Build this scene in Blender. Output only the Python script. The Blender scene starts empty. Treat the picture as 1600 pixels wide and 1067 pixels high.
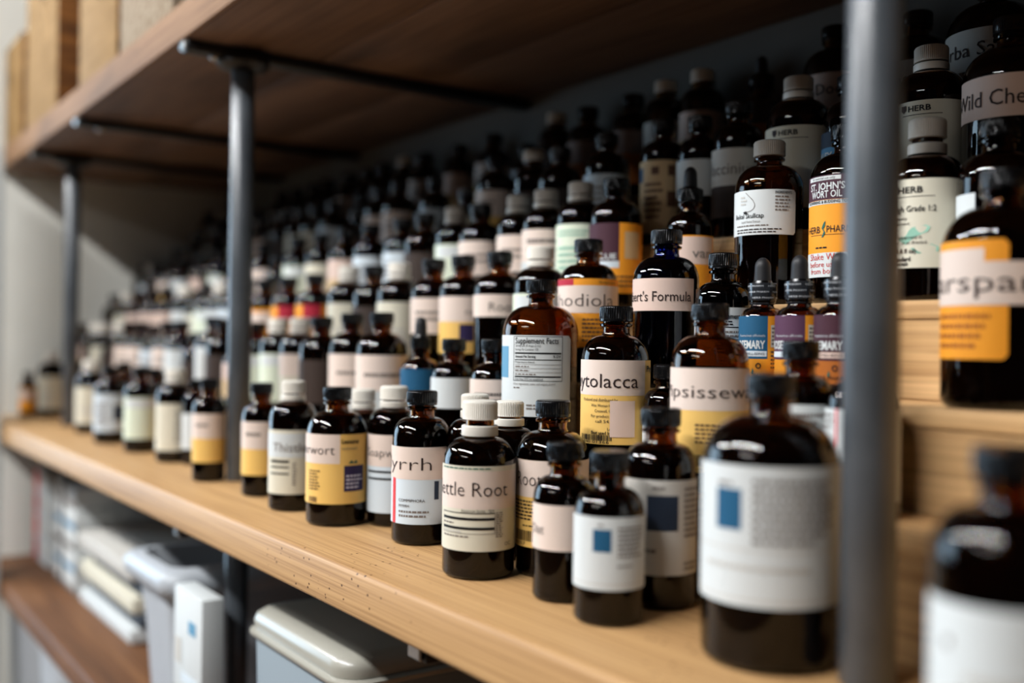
import bpy, bmesh, math, random
from mathutils import Vector, Matrix
from math import radians as rad, sin, cos, pi, asin, degrees, hypot, atan2

C = bpy.context.scene.collection
sc = bpy.context.scene
ZO = 0.95                      # height of the lens above the floor; scene heights below are given from the lens

# ------------------------------------------------------------------ camera
YAW, PITCH, ROLL, FPX = .6179, .0002, .0135, 1606.4
F0 = Vector((-cos(YAW), sin(YAW), 0)); R0 = Vector((sin(YAW), cos(YAW), 0)); U0 = Vector((0, 0, 1))
FW = cos(PITCH)*F0 + sin(PITCH)*U0; UP = -sin(PITCH)*F0 + cos(PITCH)*U0
RT = cos(ROLL)*R0 + sin(ROLL)*UP; UP = -sin(ROLL)*R0 + cos(ROLL)*UP
cd = bpy.data.cameras.new('camera'); cam = bpy.data.objects.new('camera', cd); C.objects.link(cam)
cd.sensor_width = 36; cd.lens = FPX*36/1600; cd.clip_start = .01
m = Matrix((RT, UP, -FW)).transposed().to_4x4(); m.translation = (0, 0, ZO); cam.matrix_world = m
cd.dof.use_dof = True; cd.dof.focus_distance = .775; cd.dof.aperture_fstop = 2.3; cd.dof.aperture_blades = 0
sc.camera = cam
sc.cycles.diffuse_bounces = 1
sc.view_settings.view_transform = 'Standard'; sc.view_settings.look = 'None'
sc.view_settings.exposure = -0.16; sc.view_settings.gamma = 1.0
try: sc.view_settings.use_curve_mapping = False
except Exception: pass

# ------------------------------------------------------------------ world and lights
w = bpy.data.worlds.new('room_light'); sc.world = w; w.use_nodes = True
bg = w.node_tree.nodes['Background']; bg.inputs[0].default_value = (.80, .86, 1.0, 1); bg.inputs[1].default_value = .012

def area(name, loc, target, sx, sy, power, col):
    l = bpy.data.lights.new(name, 'AREA'); l.shape = 'RECTANGLE'; l.size = sx; l.size_y = sy; l.energy = power; l.color = col
    o = bpy.data.objects.new(name, l); C.objects.link(o)
    loc = Vector(loc) + Vector((0, 0, ZO)); t = Vector(target) + Vector((0, 0, ZO))
    o.location = loc; o.rotation_euler = (t-loc).to_track_quat('-Z', 'Y').to_euler()
    return o
# ceiling tube fittings over the aisle (one near row, one row farther out) and the window at the aisle's far end
area('tube_light', (-.82, -1.3, 1.59), (-.82, .35, 0), 2.2, .09, 100, (.985, .99, 1.0))
area('far_label_fill_light', (-3.25, -1.3, 1.59), (-2.6, .35, 0), 1.7, .12, 70, (.985, .99, 1.0))  # added fill, no fitting seen there; brightens the far labels
area('outer_tube_light', (-.5, -3.3, 1.55), (-.5, .4, 0), 1.7, .12, 18, (.985, .99, 1.0))
area('aisle_window_light', (-4.3, -.95, .25), (-1.0, .4, 0), 1.9, 1.7, 70, (.55, .78, 1.0))

# ------------------------------------------------------------------ materials
def lin(c):
    f = lambda v: v/12.92 if v <= .04045 else ((v+.055)/1.055)**2.4
    return tuple(f(v/255) for v in c) + (1,)
def mat(name, rgb, rough=.5, spec=.5, metal=0, **kw):
    m = bpy.data.materials.new(name); m.use_nodes = True
    p = m.node_tree.nodes['Principled BSDF']
    p.inputs['Base Color'].default_value = lin(rgb); p.inputs['Roughness'].default_value = rough
    p.inputs['Specular IOR Level'].default_value = spec; p.inputs['Metallic'].default_value = metal
    for k, v in kw.items(): p.inputs[k.replace('_', ' ')].default_value = v
    return m
def nodes(m):
    return m.node_tree.nodes, m.node_tree.links, m.node_tree.nodes['Principled BSDF']
def speckle(m, rgb_a, rgb_b, scale=(40, 40, 40), detail=4, bump=0, lo=.35, hi=.65):
    n, l, p = nodes(m)
    tc = n.new('ShaderNodeTexCoord'); mp = n.new('ShaderNodeMapping'); mp.inputs['Scale'].default_value = scale
    ns = n.new('ShaderNodeTexNoise'); ns.inputs['Scale'].default_value = 1; ns.inputs['Detail'].default_value = detail
    cr = n.new('ShaderNodeValToRGB'); cr.color_ramp.elements[0].color = lin(rgb_a); cr.color_ramp.elements[1].color = lin(rgb_b)
    cr.color_ramp.elements[0].position = lo; cr.color_ramp.elements[1].position = hi
    l.new(tc.outputs['Object'], mp.inputs[0]); l.new(mp.outputs[0], ns.inputs[0]); l.new(ns.outputs[0], cr.inputs[0]); l.new(cr.outputs[0], p.inputs['Base Color'])
    if bump:
        bp = n.new('ShaderNodeBump'); bp.inputs['Strength'].default_value = bump; bp.inputs['Distance'].default_value = .001
        l.new(ns.outputs[0], bp.inputs['Height']); l.new(bp.outputs[0], p.inputs['Normal'])
    return m
def wood(name, dark, mid, light, rough=.55, fine=420, holes=False, broad=(1.3, 14, 14)):
    m = bpy.data.materials.new(name); m.use_nodes = True; n, l, p = nodes(m)
    p.inputs['Roughness'].default_value = rough; p.inputs['Specular IOR Level'].default_value = .3
    tc = n.new('ShaderNodeTexCoord')
    def noise(scale, detail=3, dist=0):
        mp = n.new('ShaderNodeMapping'); mp.inputs['Scale'].default_value = scale
        ns = n.new('ShaderNodeTexNoise'); ns.inputs['Scale'].default_value = 1; ns.inputs['Detail'].default_value = detail; ns.inputs['Distortion'].default_value = dist
        l.new(tc.outputs['Object'], mp.inputs[0]); l.new(mp.outputs[0], ns.inputs[0]); return ns
    a = noise(broad, 4, .6); g = noise((3.5, fine, fine), 3)
    cr = n.new('ShaderNodeValToRGB'); e = cr.color_ramp.elements
    e[0].color = lin(dark); e[0].position = .28; e[1].color = lin(light); e[1].position = .72
    k = e.new(.5); k.color = lin(mid)
    l.new(a.outputs[0], cr.inputs[0])
    gr = n.new('ShaderNodeValToRGB'); gr.color_ramp.elements[0].color = (.50, .42, .36, 1); gr.color_ramp.elements[0].position = .33
    gr.color_ramp.elements[1].color = (1, 1, 1, 1); gr.color_ramp.elements[1].position = .56
    l.new(g.outputs[0], gr.inputs[0])
    mx = n.new('ShaderNodeMix'); mx.data_type = 'RGBA'; mx.blend_type = 'MULTIPLY'; mx.inputs['Factor'].default_value = .65
    l.new(cr.outputs[0], mx.inputs['A']); l.new(gr.outputs[0], mx.inputs['B'])
    out = mx.outputs['Result']
    if holes:
        mp = n.new('ShaderNodeMapping'); mp.inputs['Scale'].default_value = (95, 130, 130)
        vo = n.new('ShaderNodeTexVoronoi'); vo.inputs['Scale'].default_value = 1
        l.new(tc.outputs['Object'], mp.inputs[0]); l.new(mp.outputs[0], vo.inputs['Vector'])
        msk = noise((6, 9, 9), 2)
        r1 = n.new('ShaderNodeValToRGB'); r1.color_ramp.elements[0].color = (.16, .09, .05, 1); r1.color_ramp.elements[0].position = .09
        r1.color_ramp.elements[1].color = (1, 1, 1, 1); r1.color_ramp.elements[1].position = .15
        l.new(vo.outputs['Distance'], r1.inputs[0])
        r2 = n.new('ShaderNodeMath'); r2.operation = 'GREATER_THAN'; r2.inputs[1].default_value = .58; l.new(msk.outputs[0], r2.inputs[0])
        m2 = n.new('ShaderNodeMix'); m2.data_type = 'RGBA'; m2.blend_type = 'MULTIPLY'
        l.new(r2.outputs[0], m2.inputs['Factor']); l.new(out, m2.inputs['A']); l.new(r1.outputs[0], m2.inputs['B']); out = m2.outputs['Result']
    l.new(out, p.inputs['Base Color'])
    bp = n.new('ShaderNodeBump'); bp.inputs['Strength'].default_value = .25; bp.inputs['Distance'].default_value = .0006
    l.new(g.outputs[0], bp.inputs['Height']); l.new(bp.outputs[0], p.inputs['Normal'])
    return m
def glass(name, rgb, rough=.015):
    m = mat(name, rgb, rough, .5); p = m.node_tree.nodes['Principled BSDF']
    p.inputs['Transmission Weight'].default_value = 1; p.inputs['IOR'].default_value = 1.43
    return m

M = {}
M['shelf'] = wood('fir_shelf', (178, 138, 92), (192, 151, 102), (202, 162, 112), .5, 420, True)
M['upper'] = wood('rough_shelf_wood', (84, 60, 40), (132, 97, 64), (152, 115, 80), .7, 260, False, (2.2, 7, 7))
M['toned'] = wood('dark_toned_plank', (66, 48, 36), (112, 84, 62), (136, 104, 78), .7, 260, False, (2.2, 7, 7))  # same grain as the front edging, in a darker brown
M['step'] = wood('step_board_wood', (208, 160, 106), (222, 178, 124), (232, 190, 138), .55, 190)
M['lower'] = wood('lower_shelf_wood', (84, 52, 27), (114, 74, 42), (134, 92, 56), .6, 300)
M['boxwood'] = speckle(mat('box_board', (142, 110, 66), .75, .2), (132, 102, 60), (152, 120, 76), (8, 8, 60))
M['boxside'] = speckle(mat('box_shaded_brown_side', (110, 66, 26), .75, .2), (84, 50, 20), (128, 80, 34), (14, 14, 70))  # brown board sides with their shade mixed into the colour
M['fleece'] = speckle(mat('fleecy_beige_box', (200, 178, 150), .95, .1), (128, 110, 90), (164, 150, 130), (90, 90, 90), 5, .6)
M['pipe'] = speckle(mat('black_iron_pipe', (72, 77, 82), .36, .6, 0), (66, 71, 76), (78, 83, 88), (30, 30, 30))
M['bar'] = mat('black_support_bar', (28, 28, 29), .4, .5, .3)
M['zinc'] = mat('zinc_bolt', (190, 190, 188), .25, .5, 1)
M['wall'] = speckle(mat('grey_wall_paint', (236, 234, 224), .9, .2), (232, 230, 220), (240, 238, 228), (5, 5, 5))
M['backwall'] = speckle(mat('shaded_back_wall', (108, 106, 101), .9, .2), (104, 102, 97), (112, 110, 105), (5, 5, 5))  # wall grey darkened to put the shade behind the bottles into the colour
M['trim'] = mat('white_trim', (205, 210, 208), .5, .4)
M['floor'] = speckle(mat('floor_boards', (120, 92, 66), .6, .3), (104, 78, 54), (134, 104, 76), (2, 20, 2))
M['amber'] = glass('amber_glass', (140, 88, 34))
M['blue'] = glass('cobalt_glass', (16, 30, 112))
M['black'] = glass('black_violet_glass', (60, 50, 48))
M['tincture'] = mat('dark_tincture', (20, 9, 4), .35, .05)
M['blackcap'] = mat('black_phenolic', (11, 11, 12), .2, .42)
M['whitecap'] = mat('white_plastic_cap', (226, 220, 208), .45, .45)
M['rubber'] = mat('black_rubber', (34, 34, 36), .5, .35)
M['band'] = mat('clear_shrink_band', (40, 42, 46), .18, .8)
M['bin'] = mat('white_plastic_bin', (176, 181, 186), .4, .4)
M['tinlid'] = mat('cream_tin_lid', (164, 161, 149), .28, .6)
M['tinbody'] = mat('pale_blue_tin', (146, 160, 168), .35, .5)
PAL = dict(pink=(222, 203, 190), rosepink=(216, 190, 176), cream=(212, 206, 186), white=(206, 210, 209), grey=(196, 192, 184), yellow=(232, 188, 104), orange=(236, 154, 40),
  green=(214, 222, 200), leaf=(140, 186, 164), blue=(28, 84, 118), skyblue=(84, 138, 174), bluewhite=(206, 216, 222), navy=(38, 50, 68), purple=(48, 38, 76), maroon=(66, 34, 46), plum=(84, 52, 76),
  magenta=(178, 40, 60), ink=(44, 30, 28), inkgrey=(120, 110, 104), black=(16, 15, 16), red=(206, 62, 66), tan=(206, 176, 134), brown=(96, 66, 50), lilac=(196, 192, 208), shadow=(66, 72, 80), olive=(150, 148, 122),
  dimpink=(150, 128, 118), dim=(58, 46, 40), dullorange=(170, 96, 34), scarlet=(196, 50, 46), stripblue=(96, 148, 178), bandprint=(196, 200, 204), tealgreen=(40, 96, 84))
PM = {k: mat('paper_'+k, v, .62, .25) for k, v in PAL.items()}

# ------------------------------------------------------------------ mesh helpers
def finish(me, ang=40):
    for p in me.polygons: p.use_smooth = True
    me.set_sharp_from_angle(angle=rad(ang))
    return me
def from_bm(name, bm, mats, ang=40, smooth=True):
    me = bpy.data.meshes.new(name); bm.to_mesh(me); bm.free()
    for m_ in (mats if isinstance(mats, (list, tuple)) else [mats]): me.materials.append(m_)
    if smooth: finish(me, ang)
    return me
def link(name, me, parent=None, loc=None):
    o = bpy.data.objects.new(name, me); C.objects.link(o)
    if parent: o.parent = parent
    if loc is not None: o.location = loc
    return o
def empty(name, loc, rz=0):
    o = bpy.data.objects.new(name, None); C.objects.link(o); o.empty_display_size = .02
    o.location = (loc[0], loc[1], loc[2]+ZO); o.rotation_euler = (0, 0, rz); return o
def tag(o, label, cat, group=None):
    o['label'] = label; o['category'] = cat
    if group: o['group'] = group
    return o
def struct(o): o['kind'] = 'structure'; return o
def box_bm(x0, x1, y0, y1, z0, z1, bev=0, seg=2, bm=None):
    b2 = bmesh.new()
    bmesh.ops.create_cube(b2, size=1)
    for v in b2.verts: v.co = Vector(((x0+x1)/2+v.co.x*(x1-x0), (y0+y1)/2+v.co.y*(y1-y0), (z0+z1)/2+v.co.z*(z1-z0)))
    if bev: bmesh.ops.bevel(b2, geom=b2.edges[:], offset=bev, segments=seg, affect='EDGES', profile=.5)
    if bm is None: return b2
    t = bpy.data.meshes.new('t'); b2.to_mesh(t); b2.free(); bm.from_mesh(t); bpy.data.meshes.remove(t); return bm
def lathe(pts, seg=48, ribs=None, bm=None, axis='Z'):
    """pts: (r,z) list, first and last on the axis give a closed body; ribs=(n,depth,z0,z1) flutes the wall"""
    bm = bm or bmesh.new()
    if ribs: seg = ribs[0]*4
    rings = []
    for r, z in pts:
        if r < 1e-7: rings.append([bm.verts.new((0, 0, z))]); continue
        ring = []
        for i in range(seg):
            rr = r
            if ribs and ribs[2] <= z <= ribs[3] and (i % 4) in (2, 3): rr = r-ribs[1]
            a = 2*pi*i/seg; ring.append(bm.verts.new((rr*cos(a), rr*sin(a), z)))
        rings.append(ring)
    for A, B in zip(rings, rings[1:]):
        if len(A) == 1 and len(B) == 1: continue
        for i in range(seg):
            j = (i+1) % seg
            if len(A) == 1: bm.faces.new((A[0], B[j], B[i]))
            elif len(B) == 1: bm.faces.new((A[i], A[j], B[0]))
            else: bm.faces.new((A[i], A[j], B[j], B[i]))
    bmesh.ops.recalc_face_normals(bm, faces=bm.faces[:])
    return bm
def rod(bm, p, q, r, seg=24):
    p, q = Vector(p), Vector(q); d = q-p
    b2 = lathe([(0, 0), (r, 0), (r, d.length), (0, d.length)], seg)
    mt = d.to_track_quat('Z', 'Y').to_matrix().to_4x4(); mt.translation = p
    b2.transform(mt); t = bpy.data.meshes.new('t'); b2.to_mesh(t); b2.free(); bm.from_mesh(t); bpy.data.meshes.remove(t)

# ------------------------------------------------------------------ the setting
XW, YW = -2.31, .835
struct(link('wall_back', from_bm('wall_back', box_bm(XW-.1, .75, YW, YW+.1, 0, 2.4), M['backwall'], smooth=False)))
struct(link('wall_left', from_bm('wall_left', box_bm(XW-.1, XW, .20, YW, 0, 2.4), M['wall'], smooth=False)))
struct(link('floor', from_bm('floor', box_bm(-5, 2.5, -3, YW+.1, -.1, 0), M['floor'], smooth=False)))
struct(link('trim_1', from_bm('trim_1', box_bm(-2.165, -2.087, .286, .3325, 0, ZO+.345, .003), M['trim'])))

def plank(name, y0, z0, z1, m_, label, bev=.004, cat='shelf', x1=.62):
    o = link(name, from_bm(name, box_bm(XW+.001, x1, y0, YW-.001, z0, z1, bev, 3), m_), None, (0, 0, ZO))
    tag(o, label, cat); return o
plank('wooden_shelf', .3335, -.199, -.164, M['shelf'], 'thick light fir shelf plank carrying the front bottles and the steps', .0045)
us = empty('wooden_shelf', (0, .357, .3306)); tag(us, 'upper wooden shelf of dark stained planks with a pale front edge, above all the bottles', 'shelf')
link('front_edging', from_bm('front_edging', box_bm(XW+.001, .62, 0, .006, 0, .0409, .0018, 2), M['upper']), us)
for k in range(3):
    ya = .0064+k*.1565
    link('plank', from_bm('plank', box_bm(XW+.001, .62, ya, ya+.1553, .0004 if k != 1 else 0, .0405, .0016, 2), M['toned']), us)
plank('wooden_shelf', .3335, -.487, -.452, M['lower'], 'lower brown wooden shelf plank carrying boxes, bin and tin')

# stepped stand: five treads over five risers
STEP = [('A', .478, .545, -.098), ('B', .545, .612, -.035), ('C', .612, .679, .031), ('D', .679, .746, .095), ('E', .746, .832, .158)]
st = empty('stepped_bottle_stand', (0, .478, -.164)); tag(st, 'pale wooden stepped stand of five steps carrying the back rows of bottles', 'stand')
prev = -.164
for k, y0, y1, z in STEP:
    lx0, lx1 = XW+.004, .55
    y1b = y1 if k == 'E' else y1+.006
    t = link('tread', from_bm('tread', box_bm(lx0, lx1, y0-.478, y1b-.478, z-.0125+.164, z+.164, .0012, 2), M['step'])); t.parent = st
    r = link('riser', from_bm('riser', box_bm(lx0+.001, lx1-.001, y0+.0012-.478, y0+.0125-.478, prev+.164, z-.0128+.164, .0006, 1), M['step'])); r.parent = st
    prev = z

# iron pipe posts with flanges, and the support bars beneath the planks
def pipe(x, label):
    y = .43
    p = empty('pipe_post', (x, y, -.95)); tag(p, label, 'pipe', None)
    def seg(nm, z0, z1, r, mm):
        bm = lathe([(0, z0+.95), (r-.001, z0+.95), (r, z0+.951), (r, z1+.949), (r-.001, z1+.95), (0, z1+.95)], 40)
        link(nm, from_bm(nm, bm, mm, 50), p)
    seg('lower_tube', -.95, -.4875, .01335, M['pipe'])
    seg('middle_tube', -.4515, -.1995, .01335, M['pipe'])
    seg('tube', -.1635, .306, .01335, M['pipe'])
    bm = lathe([(0, .3062+.95), (.018, .3062+.95), (.024, .3085+.95), (.030, .3125+.95), (.030, .3178+.95), (0, .3178+.95)], 40)
    link('flange', from_bm('flange', bm, M['bar'], 40), p)
pipe(-.305, 'dark iron pipe post nearest the camera, out of focus at the right')
pipe(-1.146, 'dark iron pipe post in the middle, between the Thistle and pink-yellow bottles')
pipe(-1.994, 'dark iron pipe post farthest away, beside the end wall')
def bar(x, ztop, label, y0=.362):
    b = empty('support_bar', (x, y0, ztop)); tag(b, label, 'bar')
    bm = box_bm(-.011, .011, 0, YW-y0-.002, -.0125, -.0003, .0015, 2)
    link('flat_bar', from_bm('flat_bar', bm, M['bar']), b)
    for yy in (.012,):
        bm = lathe([(0, -.0168), (.0035, -.0168), (.0052, -.0150), (.0055, -.0126), (0, -.0126)], 20); bm.transform(Matrix.Translation((0, yy+.022, 0)))
        link('bolt_head', from_bm('bolt_head', bm, M['zinc'], 30), b)
    bm = box_bm(-.008, .008, -.0035, -.0004, -.011, -.002, .001, 1)
    link('end_cap', from_bm('end_cap', bm, M['zinc'], 30), b)
bar(-1.146, .3306, 'black support bar under the upper plank, crossing over the middle pipe')
bar(-1.655, .3306, 'black support bar under the upper plank, between the middle and far pipes')
bar(-1.994, .3306, 'black support bar under the upper plank, over the far pipe by the end wall')
bar(-.305, .3306, 'black support bar under the upper plank, at the near pipe')
bar(-.588, -.199, 'black support bar under the main plank, right of the cream tin', .345)
bar(-1.09, -.199, 'black support bar under the main plank, above the white bin', .345)

# ------------------------------------------------------------------ bottles
CAM = Vector((0, 0))
def S(s): return degrees(asin(max(-1, min(1, s))))
def profile(D, H, cap):
    R = D/2
    cr = .0125 if D > .045 else (.0112 if D > .0385 else .0098)
    if cap == 'd': top = H-(.0195 if D > .036 else .0185)
    else: top = H
    ch = .0118 if D > .036 else .0105
    white = cap in ('w', 'wr', 'wn')
    ch = {'w': .0122, 'wr': .0138, 'wn': .0128}.get(cap, ch)
    neck = {'w': .0190, 'wr': .0248, 'wn': .0190}.get(cap, .0205 if D > .036 else .0165)
    zn = top-neck; zc = zn-.385*D
    return R, cr, top, ch, zn, zc
GL = {}
def glass_mesh(D, H, cap, g):
    key = (D, H, cap, g)
    if key in GL: return GL[key]
    R, cr, top, ch, zn, zc = profile(D, H, cap)
    rn = cr*.80
    out = [(0, .0012), (R*.62, .0012), (R*.72, 0), (R*.84, .0003)]
    for i in range(1, 7): a = pi/2*i/6; out.append((R*.84+R*.16*sin(a), .0003+R*.16*(1-cos(a))))
    out.append((R, zc))
    for i in range(1, 13):
        a = pi/2*i/12; rr = rn+.0012+(R-rn-.0012)*cos(a); out.append((rr, zc+(zn-zc-.0015)*sin(a)))
    out += [(rn+.0005, zn-.0006), (rn, zn+.001)]
    capb = top-ch
    if cap in ('k', 'd', 'wn'):
        out += [(rn, capb-.0042), (cr*.97, capb-.0034), (cr*.98, capb-.0018), (rn, capb-.0008)]
    out += [(rn, top-.0016), (rn-.0018, top-.0016)]
    t = .0016
    inn = [(max(r-t, .002), z) for r, z in ((rn, zn+.001), (rn+.0012, zn-.0015))]
    inn = [(rn-.0018, zn+.0005), (rn-.0008, zn-.0016)]
    for i in range(11, -1, -1):
        a = pi/2*i/12; rr = rn+.0012+(R-rn-.0012)*cos(a)-t; inn.append((max(rr, rn-.0006), zc+(zn-zc-.0015)*sin(a)-t*.7))
    inn += [(R-t, .006), (R*.86, .0034), (R*.6, .0030), (0, .0032)]
    me = from_bm('bottle_glass', lathe(out+inn, 56), M[g], 35)
    GL[key] = me; return me
def liquid_mesh(D, H, cap, fill):
    key = ('liq', D, H, cap, fill)
    if key in GL: return GL[key]
    R, cr, top, ch, zn, zc = profile(D, H, cap)
    rn = cr*.8; t = .0010; zt = fill*H if cap != 'd' else zc+(zn-zc)*.35
    zt = min(zt, zn-.004)
    pts = [(0, .0024), (R*.58, .0022), (R*.80, .0016), (R-t-.0012, .0042), (R-t, .0072), (R-t, min(zc-.0012, zt))]
    for i in range(1, 12):
        a = pi/2*i/12; z = zc+(zn-zc-.0015)*sin(a)-.0010; rr = rn+.0012+(R-rn-.0012)*cos(a)-t-.0001
        if z < zt and rr > rn: pts.append((rr, z))
    pts.append((0, pts[-1][1]+.0001))
    me = from_bm('tincture', lathe(pts, 40), M['tincture'], 40); GL[key] = me; return me
def cap_parts(D, H, cap):
    key = ('cap', D, H, cap)
    if key in GL: return GL[key]
    R, cr, top, ch, zn, zc = profile(D, H, cap); b = top-ch; res = []
    if cap in ('k', 'd'):
        pts = [(0, b), (cr-.0006, b), (cr, b+.0005), (cr, b+.0022), (cr+.0001, b+.0024), (cr+.0001, top-.0016), (cr-.0002, top-.0009), (cr-.0011, top-.0001), (cr-.003, top), (0, top)]
        if cap == 'd': pts = pts[:-2]+[(.0072, top), (.0066, top+.0016), (0, top+.0016)]
        res.append(('screw_cap' if cap == 'k' else 'dropper_collar', from_bm('screw_cap', lathe(pts, 48, (44, .00035, b+.0023, top-.0015)), M['blackcap'], 30)))
        if cap == 'd':
            h = H-top; r = .0060
            p2 = [(0, top+.0012), (r*1.02, top+.0012), (r, top+.004), (r*.95, top+h*.55)]
            for i in range(0, 7): a = pi/2*i/6; p2.append((max(r*.95*cos(a), 0 if i == 6 else 0), top+h*.62+(h*.38)*sin(a)))
            p2[-1] = (0, H)
            res.append(('rubber_bulb', from_bm('rubber_bulb', lathe(p2, 32), M['rubber'], 40)))
    else:
        pts = [(0, b), (cr-.0005, b), (cr+.0001, b+.0005), (cr, b+.0018), (cr, top-.0022), (cr-.0008, top-.0009), (cr-.0022, top-.0002), (0, top)]
        res.append(('screw_cap', from_bm('screw_cap', lathe(pts, 48, (52, .00045, b+.0016, top-.0021)), M['whitecap'], 30)))
        if cap != 'wn':
            z0 = zn-.0002; z1 = z0+(.0056 if cap == 'w' else .0072); rr = cr+.0004
            pts = [(cr*.80+.0001, z0), (rr-.0002, z0), (rr, z0+.0005), (rr, z1-.0006), (rr-.0005, z1), (cr*.80+.0001, z1), (cr*.80+.0001, z0)]
            bm = bmesh.new(); lathe(pts, 48, None, bm); bmesh.ops.remove_doubles(bm, verts=bm.verts[:], dist=1e-6)
            res.append(('tamper_ring', from_bm('tamper_ring', bm, M['whitecap'], 30)))
    GL[key] = res; return res

# -- labels: paper, print and lettering wrapped round the glass. Angles in degrees, 0 = label middle, + to the right; heights are fractions of the bottle
def wrap_panel(bm, r, a0, a1, z0, z1, mi, rounded=0):
    n = max(2, int(abs(a1-a0)/4)+1)
    lo, hi = [], []
    for i in range(n+1):
        a = rad(a0+(a1-a0)*i/n)-pi/2; c = 0
        if rounded:
            dx = min(abs(a1-a0)*i/n, abs(a1-a0)*(n-i)/n)*pi/180*r
            if dx < rounded: c = rounded-math.sqrt(max(0, rounded**2-(rounded-dx)**2))
        lo.append(bm.verts.new((r*cos(a), r*sin(a), z0+c))); hi.append(bm.verts.new((r*cos(a), r*sin(a), z1-c)))
    for i in range(n):
        f = bm.faces.new((lo[i], lo[i+1], hi[i+1], hi[i])); f.material_index = mi
def wrap_text(bm, r, s, align, ang, z, caph, width, mi, bold=0):
    cu = bpy.data.curves.new('t', 'FONT'); cu.body = s; cu.size = 1; cu.resolution_u = 2; cu.offset = bold
    o = bpy.data.objects.new('t', cu); me = bpy.data.meshes.new_from_object(o)
    if not me.vertices: return
    b2 = bmesh.new(); b2.from_mesh(me); bpy.data.meshes.remove(me); bpy.data.objects.remove(o); bpy.data.curves.remove(cu)
    x0 = min(v.co.x for v in b2.verts); x1 = max(v.co.x for v in b2.verts)
    sy = caph/.70; sx = width/(x1-x0) if width else sy
    off = {'l': 0, 'c': -(x1-x0)*sx/2, 'r': -(x1-x0)*sx}[align]
    for v in b2.verts: v.co = Vector(((v.co.x-x0)*sx+off, 0, v.co.y*sy))
    W = (x1-x0)*sx; st_ = .0022; k = off+st_
    while k < off+W:
        g = b2.verts[:]+b2.edges[:]+b2.faces[:]
        bmesh.ops.bisect_plane(b2, geom=g, plane_co=(k, 0, 0), plane_no=(1, 0, 0)); k += st_
    for v in b2.verts:
        a = rad(ang)+v.co.x/r-pi/2; v.co = Vector((r*cos(a), r*sin(a), z+v.co.z))
    for f in b2.faces:
        f.material_index = mi
        c = f.calc_center_median()
        if f.normal.x*c.x+f.normal.y*c.y < 0: f.normal_flip()
    t = bpy.data.meshes.new('t'); b2.to_mesh(t); b2.free(); bm.from_mesh(t); bpy.data.meshes.remove(t)
LB = {}
def label_mesh(D, H, style):
    key = (D, H, style)
    if key in LB: return LB[key]
    R = D/2; bm = bmesh.new(); used = []
    def mi(c):
        if c not in used: used.append(c)
        return used.index(c)
    d = .00022; rl = R+.00012
    ops = STYLES[style]() if callable(STYLES[style]) else STYLES[style]
    lev = 0
    for op in ops:
        k = op[0]
        if k == 'P':            # base paper: outer skin, back and rims
            _, a0, a1, z0, z1, c = op[:6]
            wrap_panel(bm, rl+d, a0, a1, z0*H, z1*H, mi(c), op[6] if len(op) > 6 else 0); lev = 1
            wrap_panel(bm, rl, a1, a0, z0*H, z1*H, mi(c), op[6] if len(op) > 6 else 0)
        elif k == 'p':
            _, a0, a1, z0, z1, c = op[:6]; lv = op[6] if len(op) > 6 else 1
            wrap_panel(bm, rl+d+lv*.00009, a0, a1, z0*H, z1*H, mi(c))
        elif k == 't':
            _, s, al, ang, z, caph, width, c = op[:8]
            wrap_text(bm, rl+d+.00042, s, al, ang, z*H, caph, width, mi(c), op[8] if len(op) > 8 else 0)
        elif k == 'lines':      # small print set as rows of short dashes
            _, a0, a1, z0, z1, n, c, seed = op
            rnd = random.Random(seed)
            for i in range(n):
                zz = z1-(z1-z0)*(i+.5)/n; hh = (z1-z0)/n*.24; a = a0; end = a1-rnd.random()*(a1-a0)*.3
                while a < end:
                    w_ = min(rnd.uniform(3, 9), end-a); wrap_panel(bm, rl+d+.00030, a, a+w_, (zz-hh)*H, (zz+hh)*H, mi(c)); a += w_+1.6
        elif k == 'barcode':
            _, a0, a1, z0, z1, c = op
            rnd = random.Random(3); a = a0
            while a < a1:
                w_ = rnd.choice((.6, .6, 1.2, 1.8)); wrap_panel(bm, rl+d+.00030, a, min(a+w_, a1), z0*H, z1*H, mi(c)); a += w_+rnd.choice((.6, .9, 1.4))
        elif k == 'poly':       # a printed shape: list of (angle, height fraction), fan-filled
            _, pts, c = op
            vs = [bm.verts.new(((rl+d+.00036)*cos(rad(a)-pi/2), (rl+d+.00036)*sin(rad(a)-pi/2), z*H)) for a, z in pts]
            f = bm.faces.new(vs); f.material_index = mi(c)
            f.normal_update(); cc = f.calc_center_median()
            if f.normal.x*cc.x+f.normal.y*cc.y < 0: f.normal_flip()
    me = from_bm('label', bm, [PM[c] for c in used], 30); LB[key] = me; return me

def two(top, low, a1=100, z0=.16, zm=.43, z1=.645):
    return [('P', -120, a1, z0, z1, low), ('p', -120, a1, zm, z1, top)]
def ring_outline(c, a0, z0, ra, rz, n=14, t=.86, a_from=0, a_to=360):
    out = []
    for i in range(n):
        t0 = rad(a_from+(a_to-a_from)*i/n); t1 = rad(a_from+(a_to-a_from)*(i+1)/n)
        out.append(('poly', [(a0+ra*cos(t0), z0+rz*sin(t0)), (a0+ra*cos(t1), z0+rz*sin(t1)), (a0+ra*t*cos(t1), z0+rz*t*sin(t1)), (a0+ra*t*cos(t0), z0+rz*t*sin(t0))], c))
    return out
def herb_head(z, a=-25):
    return [('t', 'HERB', 'c', a, z, .0042, .017, 'black', .02), ('poly', [(a-32, z+.038), (a-22, z+.038), (a-22, z+.012), (a-27, z-.006), (a-32, z+.012)], 'ink'), ('p', a-30, a+36, z-.022, z-.018, 'ink')]
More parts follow.
